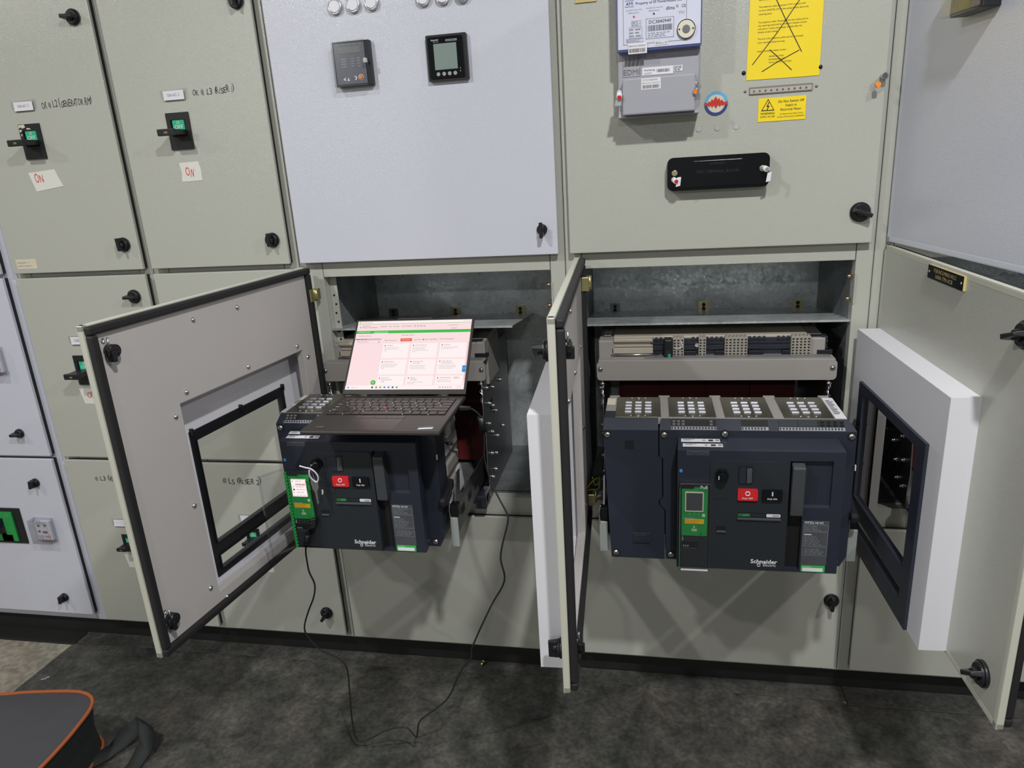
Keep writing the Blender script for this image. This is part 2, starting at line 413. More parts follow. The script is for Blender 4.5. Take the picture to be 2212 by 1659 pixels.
# ------------------------------------------------------------------ room
structure(MB('concrete').box(-4.2, 4.2, -6.6, 1.2, -0.12, 0).build('floor'))
structure(MB('ceil').box(-4.2, 4.2, -6.6, 1.2, 3.1, 3.2).build('ceiling'))
structure(MB('wall').box(-4.2, 4.2, 1.2, 1.3, 0, 3.1).build('wall_back'))
structure(MB('wall').box(-4.2, 4.2, -6.7, -6.6, 0, 3.1).build('wall_front'))
structure(MB('wall').box(-4.3, -4.2, -6.7, 1.3, 0, 3.1).build('wall_left'))
structure(MB('wall').box(4.2, 4.3, -6.7, 1.3, 0, 3.1).build('wall_right'))
structure(MB('kerb').box(-1.86, 0.512, -0.02, 0.036, 0, 0.004, 0.001).build('trim_1'))
structure(MB('kerb').box(0.516, 1.6, -0.034, 0.036, 0, 0.005, 0.001).build('trim_2'))
structure(MB('plinth').box(-2.6, -1.86, -0.03, 0.03, 0, 0.007, 0.001).build('trim_3'))
mt = MB('mat')
mt.poly([(-1.868, -0.022), (-1.885, -0.32), (-1.93, -0.9), (-1.93, -3.2), (2.2, -3.2), (2.2, -0.036), (0.516, -0.036), (0.5, -0.022)], 0.0, 0.003, 'xy')
tag(mt.build('rubber_mat'), 'dark stained rubber mat covering the floor in front of the cabinets', 'mat')

# ------------------------------------------------------------------ door furniture
_k = {}
def knob(parent, x, z, ang=180, y=0, kind='grip', r=0.0185):
    """quarter-turn lock: round rose with a tapered grip (ang: where the grip points)"""
    key = (kind, r)
    if key not in _k:
        m = MB('black')
        m.cyl((0, 0, 0), (0, -0.006, 0), r, r, 28); m.cyl((0, -0.006, 0), (0, -0.011, 0), r * .96, r * .80, 28)
        if kind == 'grip':
            m.hull8([(-r * .80, -0.027, -0.0030), (r * 1.02, -0.027, -0.0042), (r * .98, -0.009, -0.0062), (-r * .90, -0.009, -0.0050),
                     (-r * .80, -0.027, 0.0030), (r * 1.02, -0.027, 0.0042), (r * .98, -0.009, 0.0062), (-r * .90, -0.009, 0.0050)], b=0.0014)
            m.cyl((-r * .05, -0.010, 0), (-r * .05, -0.020, 0), r * .5, r * .36, 18)
        else:
            m.cyl((0, -0.010, 0), (0, -0.022, 0), r * .62, r * .52, 20)
            m.hull8([(-r * 1.5, -0.026, -0.004), (r * 1.5, -0.026, -0.004), (r * .9, -0.012, -0.006), (-r * .9, -0.012, -0.006),
                     (-r * 1.5, -0.026, 0.004), (r * 1.5, -0.026, 0.004), (r * .9, -0.012, 0.006), (-r * .9, -0.012, 0.006)], b=0.0012)
        _k[key] = m.build('lock_knob', parent); o = _k[key]
    else:
        o = _k[key].copy(); COL.objects.link(o); o.parent = parent
    o.location = (x, y, z); o.rotation_euler = (0, -R(ang), 0)
    return o

def door(parent, px, x0, x1, z0, z1, paint, ang=0.0, H=None, opened=False, cut=None, holes=()):
    """a sheet door with a rubber seal behind its rim. px: world x of the cabinet root; local x along the door from the hinge, y inward"""
    w = x1 - x0; h = z1 - z0
    m = MB(paint)
    if not opened:
        m.box(0, w, 0, 0.010, 0, h, 0.0022, seg=3)
        loc = (x0 - px, 0, z0)
    else:
        m.plate(0, w, 0, h, [cut] if cut else [], 0, 0.004)
        for a, b, c, d in ((0, w, 0, 0.012), (0, w, h - 0.012, h), (0, 0.012, 0, h), (w - 0.012, w, 0, h)): m.box(a - (.0003 if a == 0 else 0), b + (.0003 if b == w else 0), -0.0002, 0.012, c - (.0003 if c == 0 else 0), d + (.0003 if d == h else 0), 0.002, paint + 'smooth')
        loc = (H[0] - px, H[1], z0)
    d = m.build('door', parent, loc, R(ang))
    g = MB('rubber')
    a, b = (0.010, 0.021) if not opened else (0.012, 0.026)
    e = 0.002; t = 0.016
    for q in ((e, w - e, e, e + t), (e, w - e, h - e - t, h - e), (e, e + t, e + t, h - e - t), (w - e - t, w - e, e + t, h - e - t)):
        g.box(q[0], q[1], a, b, q[2], q[3], 0.004 if opened else 0)
    g.build('gasket', d)
    return d

# ------------------------------------------------------------------ switchboard cabinets
SEAM = [-2.42, -1.757, -1.322, -0.894, -0.200, 0.495, 1.22]
TOP = 2.10
YF = 0.022
def cabinet(i, paint, label, rails, cells=(), name='switchboard_cabinet'):
    a, b = SEAM[i] + 0.0008, SEAM[i + 1] - 0.0008; xc = (a + b) / 2; w2 = (b - a) / 2
    t = thing(name, label, 'cabinet', (xc, 0, 0))
    m = MB(paint)
    lw, rw = (0.061, 0.036) if i == 3 else (0.038, 0.036) if i >= 4 else (0.045, 0.042)
    m.box(-w2, -w2 + lw, YF, YF + 0.03, 0.068, TOP, 0.0012); m.box(w2 - rw, w2, YF, YF + 0.03, 0.068, TOP, 0.0012)
    m.box(-w2, -w2 + 0.0015, YF, 0.72, 0.068, TOP); m.box(w2 - 0.0015, w2, YF, 0.72, 0.068, TOP)
    m.box(-w2, w2, YF, 0.72, TOP, TOP + 0.002); m.box(-w2, w2, 0.72, 0.722, 0.068, TOP)
    for z0, z1 in rails: m.box(-w2 + lw + 0.0015, w2 - rw - 0.0015, YF + 0.0005, YF + 0.03, z0, z1, 0.001)
    m.build('frame', t)
    MB('plinth').box(-w2 - 0.0006, w2 + 0.0006, 0.037, 0.70, 0.0, 0.068).build('plinth', t)
    return t, xc, (-w2 + lw, w2 - rw)
R2 = [(0.068, 0.100), (0.635, 0.68), (1.18, 1.235)]
R3 = [(0.068, 0.100), (0.490, 0.556), (1.175, 1.235)]

# far-left white cabinet
c0, x0c, _ = cabinet(0, 'white', 'white switchboard cabinet at the far left edge of the photo', R2)
for z0, z1, ks in ((1.215, 2.08, ()), (0.662, 1.204, ((-1.872, 0.737, 180, 'grip'),)), (0.1, 0.652, ((-1.866, 0.573, 80, 'grip'), (-1.878, 0.163, 84, 'grip')))):
    d = door(c0, x0c, -2.40, -1.788, z0, z1, 'white')
    for kx, kz, ka, kk in ks: knob(d, kx + 2.40, kz - z0, ka, kind=kk, r=0.014)

# first beige cabinet
c1, x1c, _ = cabinet(1, 'beige', 'narrow beige cabinet next to the far-left white cabinet, generator room feeder on top', R2)
for z0, z1, ks in ((1.215, 2.08, ((-1.379, 1.832, 178), (-1.377, 1.283, 92))), (0.662, 1.2015, ((-1.379, 1.143, 180),)), (0.0866, 0.651, ((-1.384, 0.165, 110),))):
    d = door(c1, x1c, -1.745, -1.335, z0, z1, 'beige')
    for kx, kz, ka in ks: knob(d, kx + 1.745, kz - z0, ka)
    if z0 > 1:
        MB('ink').hand('OK @ L2 (GENERATOR RM)', 0.218, 0.364, 1.633 - z0, 1.650 - z0, -0.0004).build('handwriting', d)
        s = MB('oldtape'); s.quad(0.018, 0.084, 1.228 - z0, 1.255 - z0, -0.0005); s.lines(0.022, 0.070, 1.232 - z0, 1.250 - z0, 2, -0.0009, 'fade', fill=.2)
        s.build('old_tape_label', d)
    if z0 < 0.1:
        MB('ink').hand('@ L3 (RISER 1)', 0.094, 0.202, 0.585 - z0, 0.601 - z0, -0.0004).build('handwriting', d)
# second beige cabinet
c2, x2c, _ = cabinet(2, 'beige', 'narrow beige cabinet behind the wide open door, second from the left', R2)
for z0, z1, ks in ((1.215, 2.08, ((-0.943, 1.828, 100), (-0.946, 1.278, 88))), (0.662, 1.2015, ()), (0.0866, 0.651, ((-0.960, 0.166, 238),))):
    d = door(c2, x2c, -1.310, -0.909, z0, z1, 'beige')
    for kx, kz, ka in ks: knob(d, kx + 1.310, kz - z0, ka)
    if z0 > 1: MB('ink').hand('OK @ L3 (RISER 1)', 0.212, 0.326, 1.633 - z0, 1.648 - z0, -0.0004).build('handwriting', d)
    if z0 < 0.1: MB('ink').hand('@ L5 (RISER 2)', 0.085, 0.210, 0.586 - z0, 0.603 - z0, -0.0004).build('handwriting', d)

# the two (three) breaker cabinets
def cell_liner(t, xl, xr, shelf_l=0.0, shelf_r=0.0):
    zf, zt, yb = 0.556, 1.178, 0.375
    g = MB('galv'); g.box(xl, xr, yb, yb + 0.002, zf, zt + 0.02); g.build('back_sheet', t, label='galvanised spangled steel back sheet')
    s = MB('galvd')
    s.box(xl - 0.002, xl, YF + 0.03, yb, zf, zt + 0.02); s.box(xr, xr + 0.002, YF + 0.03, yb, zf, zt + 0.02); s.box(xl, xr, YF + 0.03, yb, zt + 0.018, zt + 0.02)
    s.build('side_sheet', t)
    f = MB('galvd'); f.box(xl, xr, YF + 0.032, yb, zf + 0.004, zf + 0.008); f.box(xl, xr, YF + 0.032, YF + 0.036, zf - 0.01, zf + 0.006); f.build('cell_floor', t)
    sh = MB('galv'); a, b = xl + shelf_l, xr - shelf_r
    sh.hull8([(a, 0.030, 1.0345), (b, 0.030, 1.0345), (b, yb, 0.993), (a, yb, 0.993), (a, 0.030, 1.036), (b, 0.030, 1.036), (b, yb, 0.9945), (a, yb, 0.9945)])
    sh.box(a, b, 0.0285, 0.030, 1.031, 1.036)
    sh.build('shelf', t)
    for q, k in ((0.10, 'dsteel'), (0.507, 'brass'), (0.918, 'brass')):
        x = a + (b - a) * q
        br = MB(k); br.box(x - 0.0145, x + 0.0145, yb - 0.003, yb - 0.0005, 0.985, 1.018); br.cyl((x, yb - 0.003, 1.009), (x, yb - 0.007, 1.009), 0.0048, k='dark'); br.cyl((x, yb - 0.003, 0.998), (x, yb - 0.007, 0.998), 0.0048, k='dark')
        br.build('bracket', t)
def hinge_leaf(t, x, z, y=0.02):
    h = MB('brass'); h.box(x - 0.012, x + 0.014, y - 0.016, y + 0.002, z - 0.018, z + 0.018, 0.002); h.cyl((x - 0.006, y - 0.016, z - 0.018), (x - 0.006, y - 0.016, z + 0.018), 0.0055, n=12)
    for dz in (-0.014, 0.016): h.cyl((x + 0.016, y + 0.010, z + dz), (x + 0.016, y - 0.002, z + dz), 0.004, k='copper', n=10)
    h.build('hinge', t)

def cell_post_bits(t, xl, xr):
    f = MB('greyl')
    f.box(xr + 0.000, xr + 0.0025, YF - 0.004, YF + 0.001, 1.075, 1.145, 0.0008); f.build('latch_keep', t, label='white door latch keep')
    for dz in (1.137, 1.085):
        MB('copper').cyl((xr - 0.004, YF + 0.012, dz), (xr - 0.012, YF + 0.012, dz), 0.0045, n=10).build('keep_screw', t)

c3, x3c, cl3 = cabinet(3, 'beige', 'cabinet with bluish white upper door and open left breaker cell', R3)
cell_liner(c3, cl3[0], cl3[1], 0.0, 0.105); cell_post_bits(c3, cl3[0], cl3[1])
c4, x4c, cl4 = cabinet(4, 'beige', 'cabinet with the energy meter door above the open right breaker cell', R3)
cell_liner(c4, cl4[0], cl4[1]); cell_post_bits(c4, cl4[0], cl4[1])
c5, x5c, cl5 = cabinet(5, 'beige', 'rightmost cabinet with its doors swung open towards the camera', R3)
cell_liner(c5, cl5[0], cl5[1])
for bx, bz in ((-0.452, 0.849), (-0.446, 0.722)):
    br = MB('dsteel'); br.box(bx - x3c - 0.011, bx - x3c + 0.011, 0.371, 0.3745, bz - 0.008, bz + 0.008); br.box(bx - x3c - 0.011, bx - x3c + 0.011, 0.352, 0.372, bz + 0.007, bz + 0.009, 0, 'steel'); br.cyl((bx - x3c + 0.004, 0.371, bz - 0.001), (bx - x3c + 0.004, 0.364, bz - 0.001), 0.004, k='copper', n=10); br.build('bracket', c3)
cc = MB('rubber'); cc.tube([(-0.860 - x3c, 0.14, 1.02), (-0.845 - x3c, 0.12, 1.005), (-0.815 - x3c, 0.12, 0.995), (-0.785 - x3c, 0.13, 0.99)], 0.004, 8); cc.tube([(-0.855 - x3c, 0.13, 0.99), (-0.842 - x3c, 0.12, 0.965), (-0.825 - x3c, 0.12, 0.945), (-0.80 - x3c, 0.13, 0.94)], 0.004, 8); cc.build('control_cable', c3)
# perforated flange down the left side of the left cell
fl = MB('beige'); fl.box(cl3[0] - 0.002, cl3[0] + 0.020, YF + 0.030, YF + 0.032, 0.56, 1.17)
for k in range(9): fl.cyl((cl3[0] + 0.009 + 0.003 * (k % 2), YF + 0.0298, 0.93 + 0.024 * k), (cl3[0] + 0.009 + 0.003 * (k % 2), YF + 0.0292, 0.93 + 0.024 * k), 0.0028 if k != 4 else 0.006, k='dark', n=10)
fl.build('perforated_flange', c3)

d = door(c3, x3c, -0.881, -0.2135, 1.215, 2.08, 'white'); knob(d, 0.881 - 0.250, 1.275 - 1.215, 90, kind='wing', r=0.0125); d['label'] = 'bluish white upper door'
d = door(c3, x3c, -0.881, -0.2135, 0.0866, 0.507, 'beige')
d = door(c4, x4c, -0.186, 0.482, 1.215, 2.08, 'beige'); knob(d, 0.186 + 0.452, 1.283 - 1.215, -20, r=0.021)
d = door(c4, x4c, -0.186, 0.482, 0.0866, 0.507, 'beige'); knob(d, 0.186 + 0.461, 0.300 - 0.0866, 265)
d = door(c5, x5c, 0.521, 1.19, 0.0866, 0.507, 'beige')

# open doors: local x from the hinge, y inward, outer face at y = 0, z from the door bottom
DZ = 0.528; DH = 0.680
def open_door(t, px, H, ang, w, box, frame, hole1, hole2, inner_cut, locks=(), screws=()):
    """box, frame, holes: (x0, x1, z0, z1) in door coordinates measured from world z"""
    Z = lambda q: (q[0], q[1], q[2] - DZ, q[3] - DZ)
    B, F, h1, h2 = Z(box), Z(frame), Z(hole1), Z(hole2)
    D = 0.047
    d = door(t, px, 0, w, DZ, DZ + DH, 'beige', ang, H, True, cut=(B[0] + 0.004, B[1] - 0.004, B[2] + 0.004, B[3] - 0.004))
    m = MB('boxwhite')                                              # protruding cover box
    m.plate(B[0], B[1], B[2], B[3], [(F[0] + 0.012, F[1] - 0.012, F[2] + 0.012, F[3] - 0.012)], -D, -D + 0.0025)
    q = .0004
    for a, b, c, e in ((B[0] - q, B[1] + q, B[2] - q, B[2] + 0.0025), (B[0] - q, B[1] + q, B[3] - 0.0025, B[3] + q), (B[0] - q, B[0] + 0.0025, B[2] + .0025, B[3] - .0025), (B[1] - 0.0025, B[1] + q, B[2] + .0025, B[3] - .0025)):
        m.box(a, b, -D + 0.0003, 0.0, c, e)
    m.build('cover_box', d, label='white box built out from the door face')
    f = MB('slate')                                                 # window frame with a cross bar
    hs = [h1, h2]
    f.plate(F[0], F[1], F[2], F[3], hs, -D - 0.006, -D)
    ix = (F[0] + 0.013, F[1] - 0.013, F[2] + 0.013, F[3] - 0.013)
    f.plate(ix[0], ix[1], ix[2], ix[3], hs, -D, -D + 0.005, k='black')
    for q in (h1, h2):
        f.plate(q[0] - 0.003, q[1] + 0.003, q[2] - 0.003, q[3] + 0.003, [q], -D + 0.005, -D + 0.008, k='black')
    for u in (0.05, 0.5, 0.95):
        x = F[0] + (F[1] - F[0]) * u
        for z in (F[2] + 0.012, F[3] - 0.012): f.cyl((x, -D - 0.0058, z), (x, -D - 0.0064, z), 0.0022, k='dark', n=8)
        f.box(x - 0.003, x + 0.003, -D + 0.002, -D + 0.011, ix[3] - 0.008, ix[3] + 0.008, 0.001, 'black')
    for v in (0.25, 0.5, 0.75):
        z = F[2] + (F[3] - F[2]) * v
        for x in (F[0] + 0.012, F[1] - 0.012): f.cyl((x, -D - 0.0058, z), (x, -D - 0.0064, z), 0.0022, k='dark', n=8)
        f.box(ix[0] - 0.004, ix[0] + 0.010, -D + 0.003, -D + 0.011, z - 0.004, z + 0.004, 0.001, 'black')
    f.build('window_frame', d, label='dark escutcheon frame with a large and a slot window')
    ic = Z(inner_cut)
    p = MB('inner'); p.plate(0.018, w - 0.018, 0.018, DH - 0.018, [ic], 0.0125, 0.015)
    for a, b, c, e in ((ic[0], ic[1], ic[3] - 0.0015, ic[3]), (ic[0] , ic[0] + 0.0015, ic[2], ic[3]), (ic[1] - 0.0015, ic[1], ic[2], ic[3]), (ic[0], ic[1], ic[2], ic[2] + 0.0015)):
        p.box(a, b, -0.004, 0.014, c, e)
    p.build('inner_panel', d, label='grey inner skin with a rectangular cut-out')
    sc = None
    for x, z in screws:
        if sc is None: sc = MB('steel').dome((0, 0, 0), 0.0058, 0.005).build('screw', d, (x, 0.015, z - DZ), math.pi)
        else: copies(sc, [(x, 0.015, z - DZ)])
    for x, z in locks:
        l = MB('black'); l.cyl((0, 0, 0), (0, 0.016, 0), 0.012, n=16); l.box(-0.008, 0.018, 0.010, 0.018, -0.007, 0.007, 0.002); l.box(0.004, 0.012, 0.006, 0.022, -0.018, 0.002, 0.001)
        l.cyl((0.008, 0.012, 0.006), (0.008, 0.012, 0.026), 0.002, k='steel', n=8); l.dome((0.010, 0.004, 0.022), 0.004, 0.003, k='steel')
        l.build('lock_cam', d, (x, 0.015, z - DZ))
    return d
A_in = (0.067, 0.492, 0.568, 1.008)
dA = open_door(c3, x3c, (-0.873, -0.008), -98.5, 0.665, (0.02, 0.505, 0.535, 1.022), (0.082, 0.440, 0.545, 0.928), (0.112, 0.412, 0.641, 0.893), (0.112, 0.412, 0.575, 0.607), A_in,
    locks=((0.624, 1.154), (0.629, 0.598)),
    screws=((0.414, 1.163), (0.279, 1.161), (0.090, 1.022), (0.052, 0.984), (0.277, 1.023), (0.469, 1.025), (0.509, 0.986), (0.510, 0.789), (0.513, 0.593), (0.472, 0.545)))
dA['label'] = 'wide open door showing its grey inside'
knob(dA, 0.624, 1.154 - DZ, 90); knob(dA, 0.629, 0.598 - DZ, 90)
hg = MB('brass'); hg.box(0.000, 0.020, 0.0255, 0.0285, 0.592, 0.624, 0.001); hg.cyl((-0.003, 0.029, 0.592), (-0.003, 0.029, 0.624), 0.0055, n=14); hg.box(-0.020, -0.003, 0.029, 0.0315, 0.594, 0.622, 0.001); hg.cyl((-0.016, 0.0285, 0.600), (-0.016, 0.024, 0.600), 0.004, k='copper', n=10); hg.cyl((-0.016, 0.0285, 0.618), (-0.016, 0.024, 0.618), 0.004, k='copper', n=10); hg.build('hinge', dA, label='yellow passivated hinge')
dB = open_door(c4, x4c, (-0.175, -0.005), -87.96, 0.670, (0.13, 0.610, 0.533, 1.032), (0.20, 0.56, 0.545, 0.928), (0.22, 0.53, 0.641, 0.893), (0.22, 0.53, 0.575, 0.607), (0.15, 0.585, 0.556, 1.008),
    locks=((0.618, 1.150), (0.618, 0.598)), screws=((0.41, 1.163), (0.13, 1.022), (0.34, 1.023), (0.52, 1.025), (0.6, 0.9), (0.6, 0.72), (0.6, 0.58), (0.12, 0.82), (0.12, 0.62)))
dB['label'] = 'open door seen almost edge on'
knob(dB, 0.638, 1.150 - DZ, 215); knob(dB, 0.640, 0.600 - DZ, 265)
hg = MB('brass'); hg.box(0.000, 0.022, 0.016, 0.034, 0.600, 0.634, 0.002); hg.cyl((-0.003, 0.034, 0.600), (-0.003, 0.034, 0.634), 0.0055, n=12); hg.build('hinge', dB, label='yellow passivated hinge')
hg = MB('brass'); hg.box(0.000, 0.022, 0.016, 0.034, 0.035, 0.068, 0.002); hg.cyl((-0.003, 0.034, 0.035), (-0.003, 0.034, 0.068), 0.0055, n=12); hg.build('hinge', dB)
dC = open_door(c5, x5c, (0.513, 0.010), -87.9, 0.690, (0.016, 0.505, 0.533, 1.022), (0.078, 0.448, 0.533, 0.917), (0.106, 0.410, 0.648, 0.896), (0.106, 0.410, 0.578, 0.608), A_in,
    locks=((0.595, 1.152), (0.634, 0.589)), screws=((0.41, 1.163), (0.09, 1.022), (0.3, 1.023)))
dC['label'] = 'open door with the black nameplate'
knob(dC, 0.605, 1.152 - DZ, 200, r=0.021); knob(dC, 0.634, 0.589 - DZ, 215, r=0.022)
# upper right door, ajar over the lower one
dU = door(c5, x5c, 0, 0.69, 1.2165, 2.08, 'white', -82.0, (0.516, 0.012), True); dU['label'] = 'upper door left ajar'
MB('inner').box(0.018, 0.672, 0.0125, 0.014, 0.018, 0.84).build('inner_panel', dU)
# earth wires looped at the lower hinge of the right breaker cell
ew = MB('wire'); X = lambda x: x - x4c
ew.tube([(X(-0.160), -0.02, 0.61), (X(-0.152), -0.03, 0.628), (X(-0.135), -0.02, 0.640), (X(-0.128), 0.0, 0.622), (X(-0.142), 0.012, 0.606), (X(-0.150), 0.03, 0.62)], 0.0018, 6)
ew.tube([(X(-0.160), -0.02, 0.605), (X(-0.146), -0.035, 0.615), (X(-0.130), -0.02, 0.612), (X(-0.130), 0.01, 0.63)], 0.0018, 6)
ew.build('earth_wire', c4, label='loose green and yellow earth wire')

# ------------------------------------------------------------------ things mounted on the doors
_sw = None
def isolator(x, z, label):
    """moulded-case isolator front: black plate, green OFF flag, toggle extension"""
    global _sw
    if _sw is None:
        t = thing('isolator_switch', label, 'switch', (x, 0, z), group='isolator switches on the narrow cabinets')
        m = MB('black'); m.plate(-0.031, 0.031, -0.0435, 0.0435, [(-0.020, 0.020, -0.012, 0.027)], -0.0045, 0)
        m.box(-0.020, 0.020, -0.0006, 0, -0.012, 0.027, k='dark'); m.build('face_plate', t)
        f = MB('teal'); f.box(-0.016, 0.016, -0.003, -0.0008, 0.002, 0.026); f.ring((0, -0.0034, 0.020), 0.0032, 0.0006, k='wprint', n=16, m=5)
        f.txt('OFF', -0.012, 0.012, 0.005, 0.0145, -0.0034, 'wprint'); f.build('flag', t, label='green flag reading OFF')
        h = MB('black'); h.box(-0.021, 0.021, -0.052, -0.002, -0.010, 0.003, 0.002); h.box(-0.024, 0.022, -0.060, -0.050, -0.012, 0.004, 0.002)
        h.txt('100', -0.006, 0.006, -0.007, -0.002, -0.0604, 'gold'); h.build('toggle_handle', t)
        _sw = t; return t
    return tree(_sw, label, (x, 0, z), group='isolator switches on the narrow cabinets')
isolator(-1.577, 1.556, 'black isolator with green OFF flag and scraped plate, beside the generator room note')
isolator(-1.149, 1.554, 'black isolator with green OFF flag on the second narrow cabinet, upper door')
isolator(-1.588, 0.935, 'black isolator with green OFF flag partly behind the wide open door')
for x_, z_, l_ in ((-1.585, 0.375, 'small black isolator at the bottom left, half hidden by the open door'), (-1.157, 0.413, 'small black isolator seen through the window slot of the wide open door')):
    isolator(x_, z_, l_).scale = (0.68, 0.68, 0.68)
sc_ = MB('oldtape')
for q in ([(-.030, .042), (-.012, .0425), (-.010, .036), (-.020, .033), (-.024, .037), (-.030, .033)], [(-.030, .030), (-.022, .031), (-.024, .026), (-.029, .024)], [(-.008, .034), (.002, .033), (.006, .030), (-.006, .030)], [(-.028, .020), (-.023, .019), (-.026, .013)]):
    sc_.raw([(a, -0.0049, b) for a, b in q], [tuple(range(len(q)))])
sc_.build('paint_scrape', _sw, label='pale scraped patch on the plate')
def label_holder(x, z, text, label, w=0.072):
    global _lab
    t = thing('label_holder', label, 'label', (x, 0, z))
    m = MB('clear'); m.poly([(-w / 2, 0.012), (w / 2, 0.014), (w / 2, -0.006), (w / 2 - 0.008, -0.014), (-w / 2 + 0.008, -0.014), (-w / 2, -0.006)], -0.0035, -0.001, 'xz'); m.build('holder', t, label='clear plastic holder')
    c = MB('paper'); c.box(-w / 2 + 0.008, w / 2 - 0.008, -0.0045, -0.0036, -0.010, 0.010, 0); c.box(-w / 2 + 0.008, w / 2 - 0.008, -0.0055, -0.0036, -0.0115, -0.009)
    if text: c.txt(text, -0.016, 0.016, -0.004, 0.004, -0.0049, 'gprint')
    c.build('card', t); return t
label_holder(-1.578, 1.643, 'DB-AC 1', 'label holder reading DB-AC 1 above the generator room isolator')
label_holder(-1.147, 1.638, 'DB-AC 2', 'label holder reading DB-AC 2 on the second narrow cabinet')
label_holder(-1.583, 1.023, 'DB-AC', 'label holder partly behind the wide open door at its upper corner')
label_holder(-1.592, 0.446, '', 'blank looking label holder above the lowest left isolator')
label_holder(-1.158, 0.476, '', 'label holder seen through the window of the wide open door')
def tape_note(pts, txt, box, label):
    m = MB('tape'); m.poly(pts, -0.0009, -0.0003, 'xz')
    if txt: m.hand(txt, *box, -0.0013, 'redink')
    tag(m.build('tape_note'), label, 'note')
tape_note([(-1.616, 1.480), (-1.600, 1.480), (-1.534, 1.485), (-1.527, 1.462), (-1.518, 1.441), (-1.604, 1.431)], 'ON', (-1.600, -1.574, 1.452, 1.474), 'torn tape note reading ON in red under the generator room isolator')
tape_note([(-1.169, 1.479), (-1.115, 1.480), (-1.111, 1.462), (-1.112, 1.434), (-1.170, 1.433), (-1.166, 1.455)], 'ON', (-1.156, -1.133, 1.445, 1.465), 'square tape note reading ON on the second narrow cabinet')
tape_note([(-1.627, 0.879), (-1.555, 0.879), (-1.556, 0.832), (-1.618, 0.832)], 'ON', (-1.605, -1.580, 0.850, 0.868), 'tape note reading ON cut off by the wide open door edge')
tape_note([(-1.615, 0.335), (-1.560, 0.332), (-1.558, 0.289), (-1.606, 0.288)], 'ON', (-1.590, -1.568, 0.311, 0.327), 'lowest tape note reading ON, near the floor by the open door')
tape_note([(-1.190, 0.345), (-1.110, 0.342), (-1.108, 0.296), (-1.185, 0.296)], '', None, 'blank tape note peeping out under the wide open door')

# far-left white cabinet instruments
t = thing('green_isolator', 'green and black isolator on the far left white door', 'switch', (-2.075, 0, 0.42))
MB('black').box(-0.12, 0.12, -0.004, 0, -0.062, 0.062, 0.001).build('face_plate', t)
g = MB('green'); g.plate(-0.10, 0.092, -0.052, 0.050, [(-0.07, 0.055, -0.030, 0.028)], -0.009, -0.004); g.txt('OFF', 0.062, 0.086, 0.034, 0.042, -0.0095, 'gprint'); g.box(0.035, 0.075, -0.009, -0.004, -0.052, -0.030); g.build('bezel', t, label='green bezel')
h = MB('black'); h.cyl((-0.01, -0.004, 0), (-0.01, -0.03, 0), 0.03); h.box(-0.02, 0.055, -0.042, -0.026, -0.010, 0.010, 0.003); h.build('rotary_handle', t)
def timer(x, z, w, h, label):
    t = thing('relay_box', label, 'relay', (x, 0, z))
    f = MB('lens'); f.box(-w * .40, w * .40, -0.012, 0, -h * .42, h * .42, 0.003)
    for a, b in ((-.18, .22), (.16, .24), (.16, -.05), (-.2, -.02), (.04, -.05)): f.cyl((w * a, -0.0122, h * b), (w * a, -0.015, h * b), 0.0032, k='smoke', n=10)
    f.lines(-w * .32, w * .3, h * .28, h * .38, 2, -0.0124, 'gprint'); f.lines(-w * .32, 0, -h * .36, -h * .2, 3, -0.0124, 'gprint')
    f.txt('M1', w * .05, w * .32, -h * .34, -h * .20, -0.0125, 'redbtn'); f.build('face', t)
    c = MB('clearh'); c.rrect(-w / 2, w / 2, -h / 2, h / 2, -0.028, -0.026, 0.004)
    for a, b, cc, e in ((-w / 2, w / 2, -h / 2, -h / 2 + .0015), (-w / 2, w / 2, h / 2 - .0015, h / 2), (-w / 2, -w / 2 + .0015, -h / 2, h / 2), (w / 2 - .0015, w / 2, -h / 2, h / 2)): c.box(a, b, -0.027, 0, cc, e)
    c.rrect(-w * .2, w * .2, h / 2, h / 2 + 0.006, -0.028, -0.026, 0.002); c.build('clear_cover', t, label='clear plastic cover')
timer(-1.876, 0.412, 0.070, 0.080, 'small clear boxed relay beside the green isolator, far left')
timer(-1.886, 0.966, 0.070, 0.082, 'clear boxed relay cut off by the left photo edge')

# bluish white upper door: relay, power meter, six lamps
t = thing('protection_relay', 'smoky grey protection relay under a clear cover on the bluish white door', 'relay', (-0.670, 0, 1.669))
w, h = 0.090, 0.096
m = MB('black'); m.box(-w / 2, w / 2, -0.016, 0, -h / 2, h / 2, 0.002); m.build('case', t)
f = MB('smoke'); f.box(-w / 2 + .004, w / 2 - .012, -0.0175, -0.016, -h / 2 + .005, h / 2 - .004, 0.0005); f.box(-0.030, 0.022, -0.0182, -0.0175, 0.022, 0.036, 0.0004, 'greyd')
f.lines(-0.036, 0.028, 0.039, 0.043, 1, -0.0178, 'gprint', jag=False)
for k in range(4):
    f.quad(-0.026, -0.014, 0.010 - k * .0055, 0.0125 - k * .0055, -0.0178, 'gprint'); f.quad(-0.002, 0.005, 0.010 - k * .0055, 0.0122 - k * .0055, -0.0178, 'gprint'); f.quad(0.012, 0.020, 0.010 - k * .0055, 0.0122 - k * .0055, -0.0178, 'gprint')
f.raw([(-0.026, -0.018, -0.032), (-0.020, -0.018, -0.028), (-0.020, -0.018, -0.036)], [(0, 1, 2)], 'wprint'); f.raw([(-0.016, -0.018, -0.036), (-0.010, -0.018, -0.036), (-0.013, -0.018, -0.028)], [(0, 1, 2)], 'wprint')
f.outline(-0.030, -0.018, -0.038, -0.026, 0.0006, -0.018, 'gprint'); f.outline(-0.018, -0.008, -0.038, -0.026, 0.0006, -0.018, 'gprint')
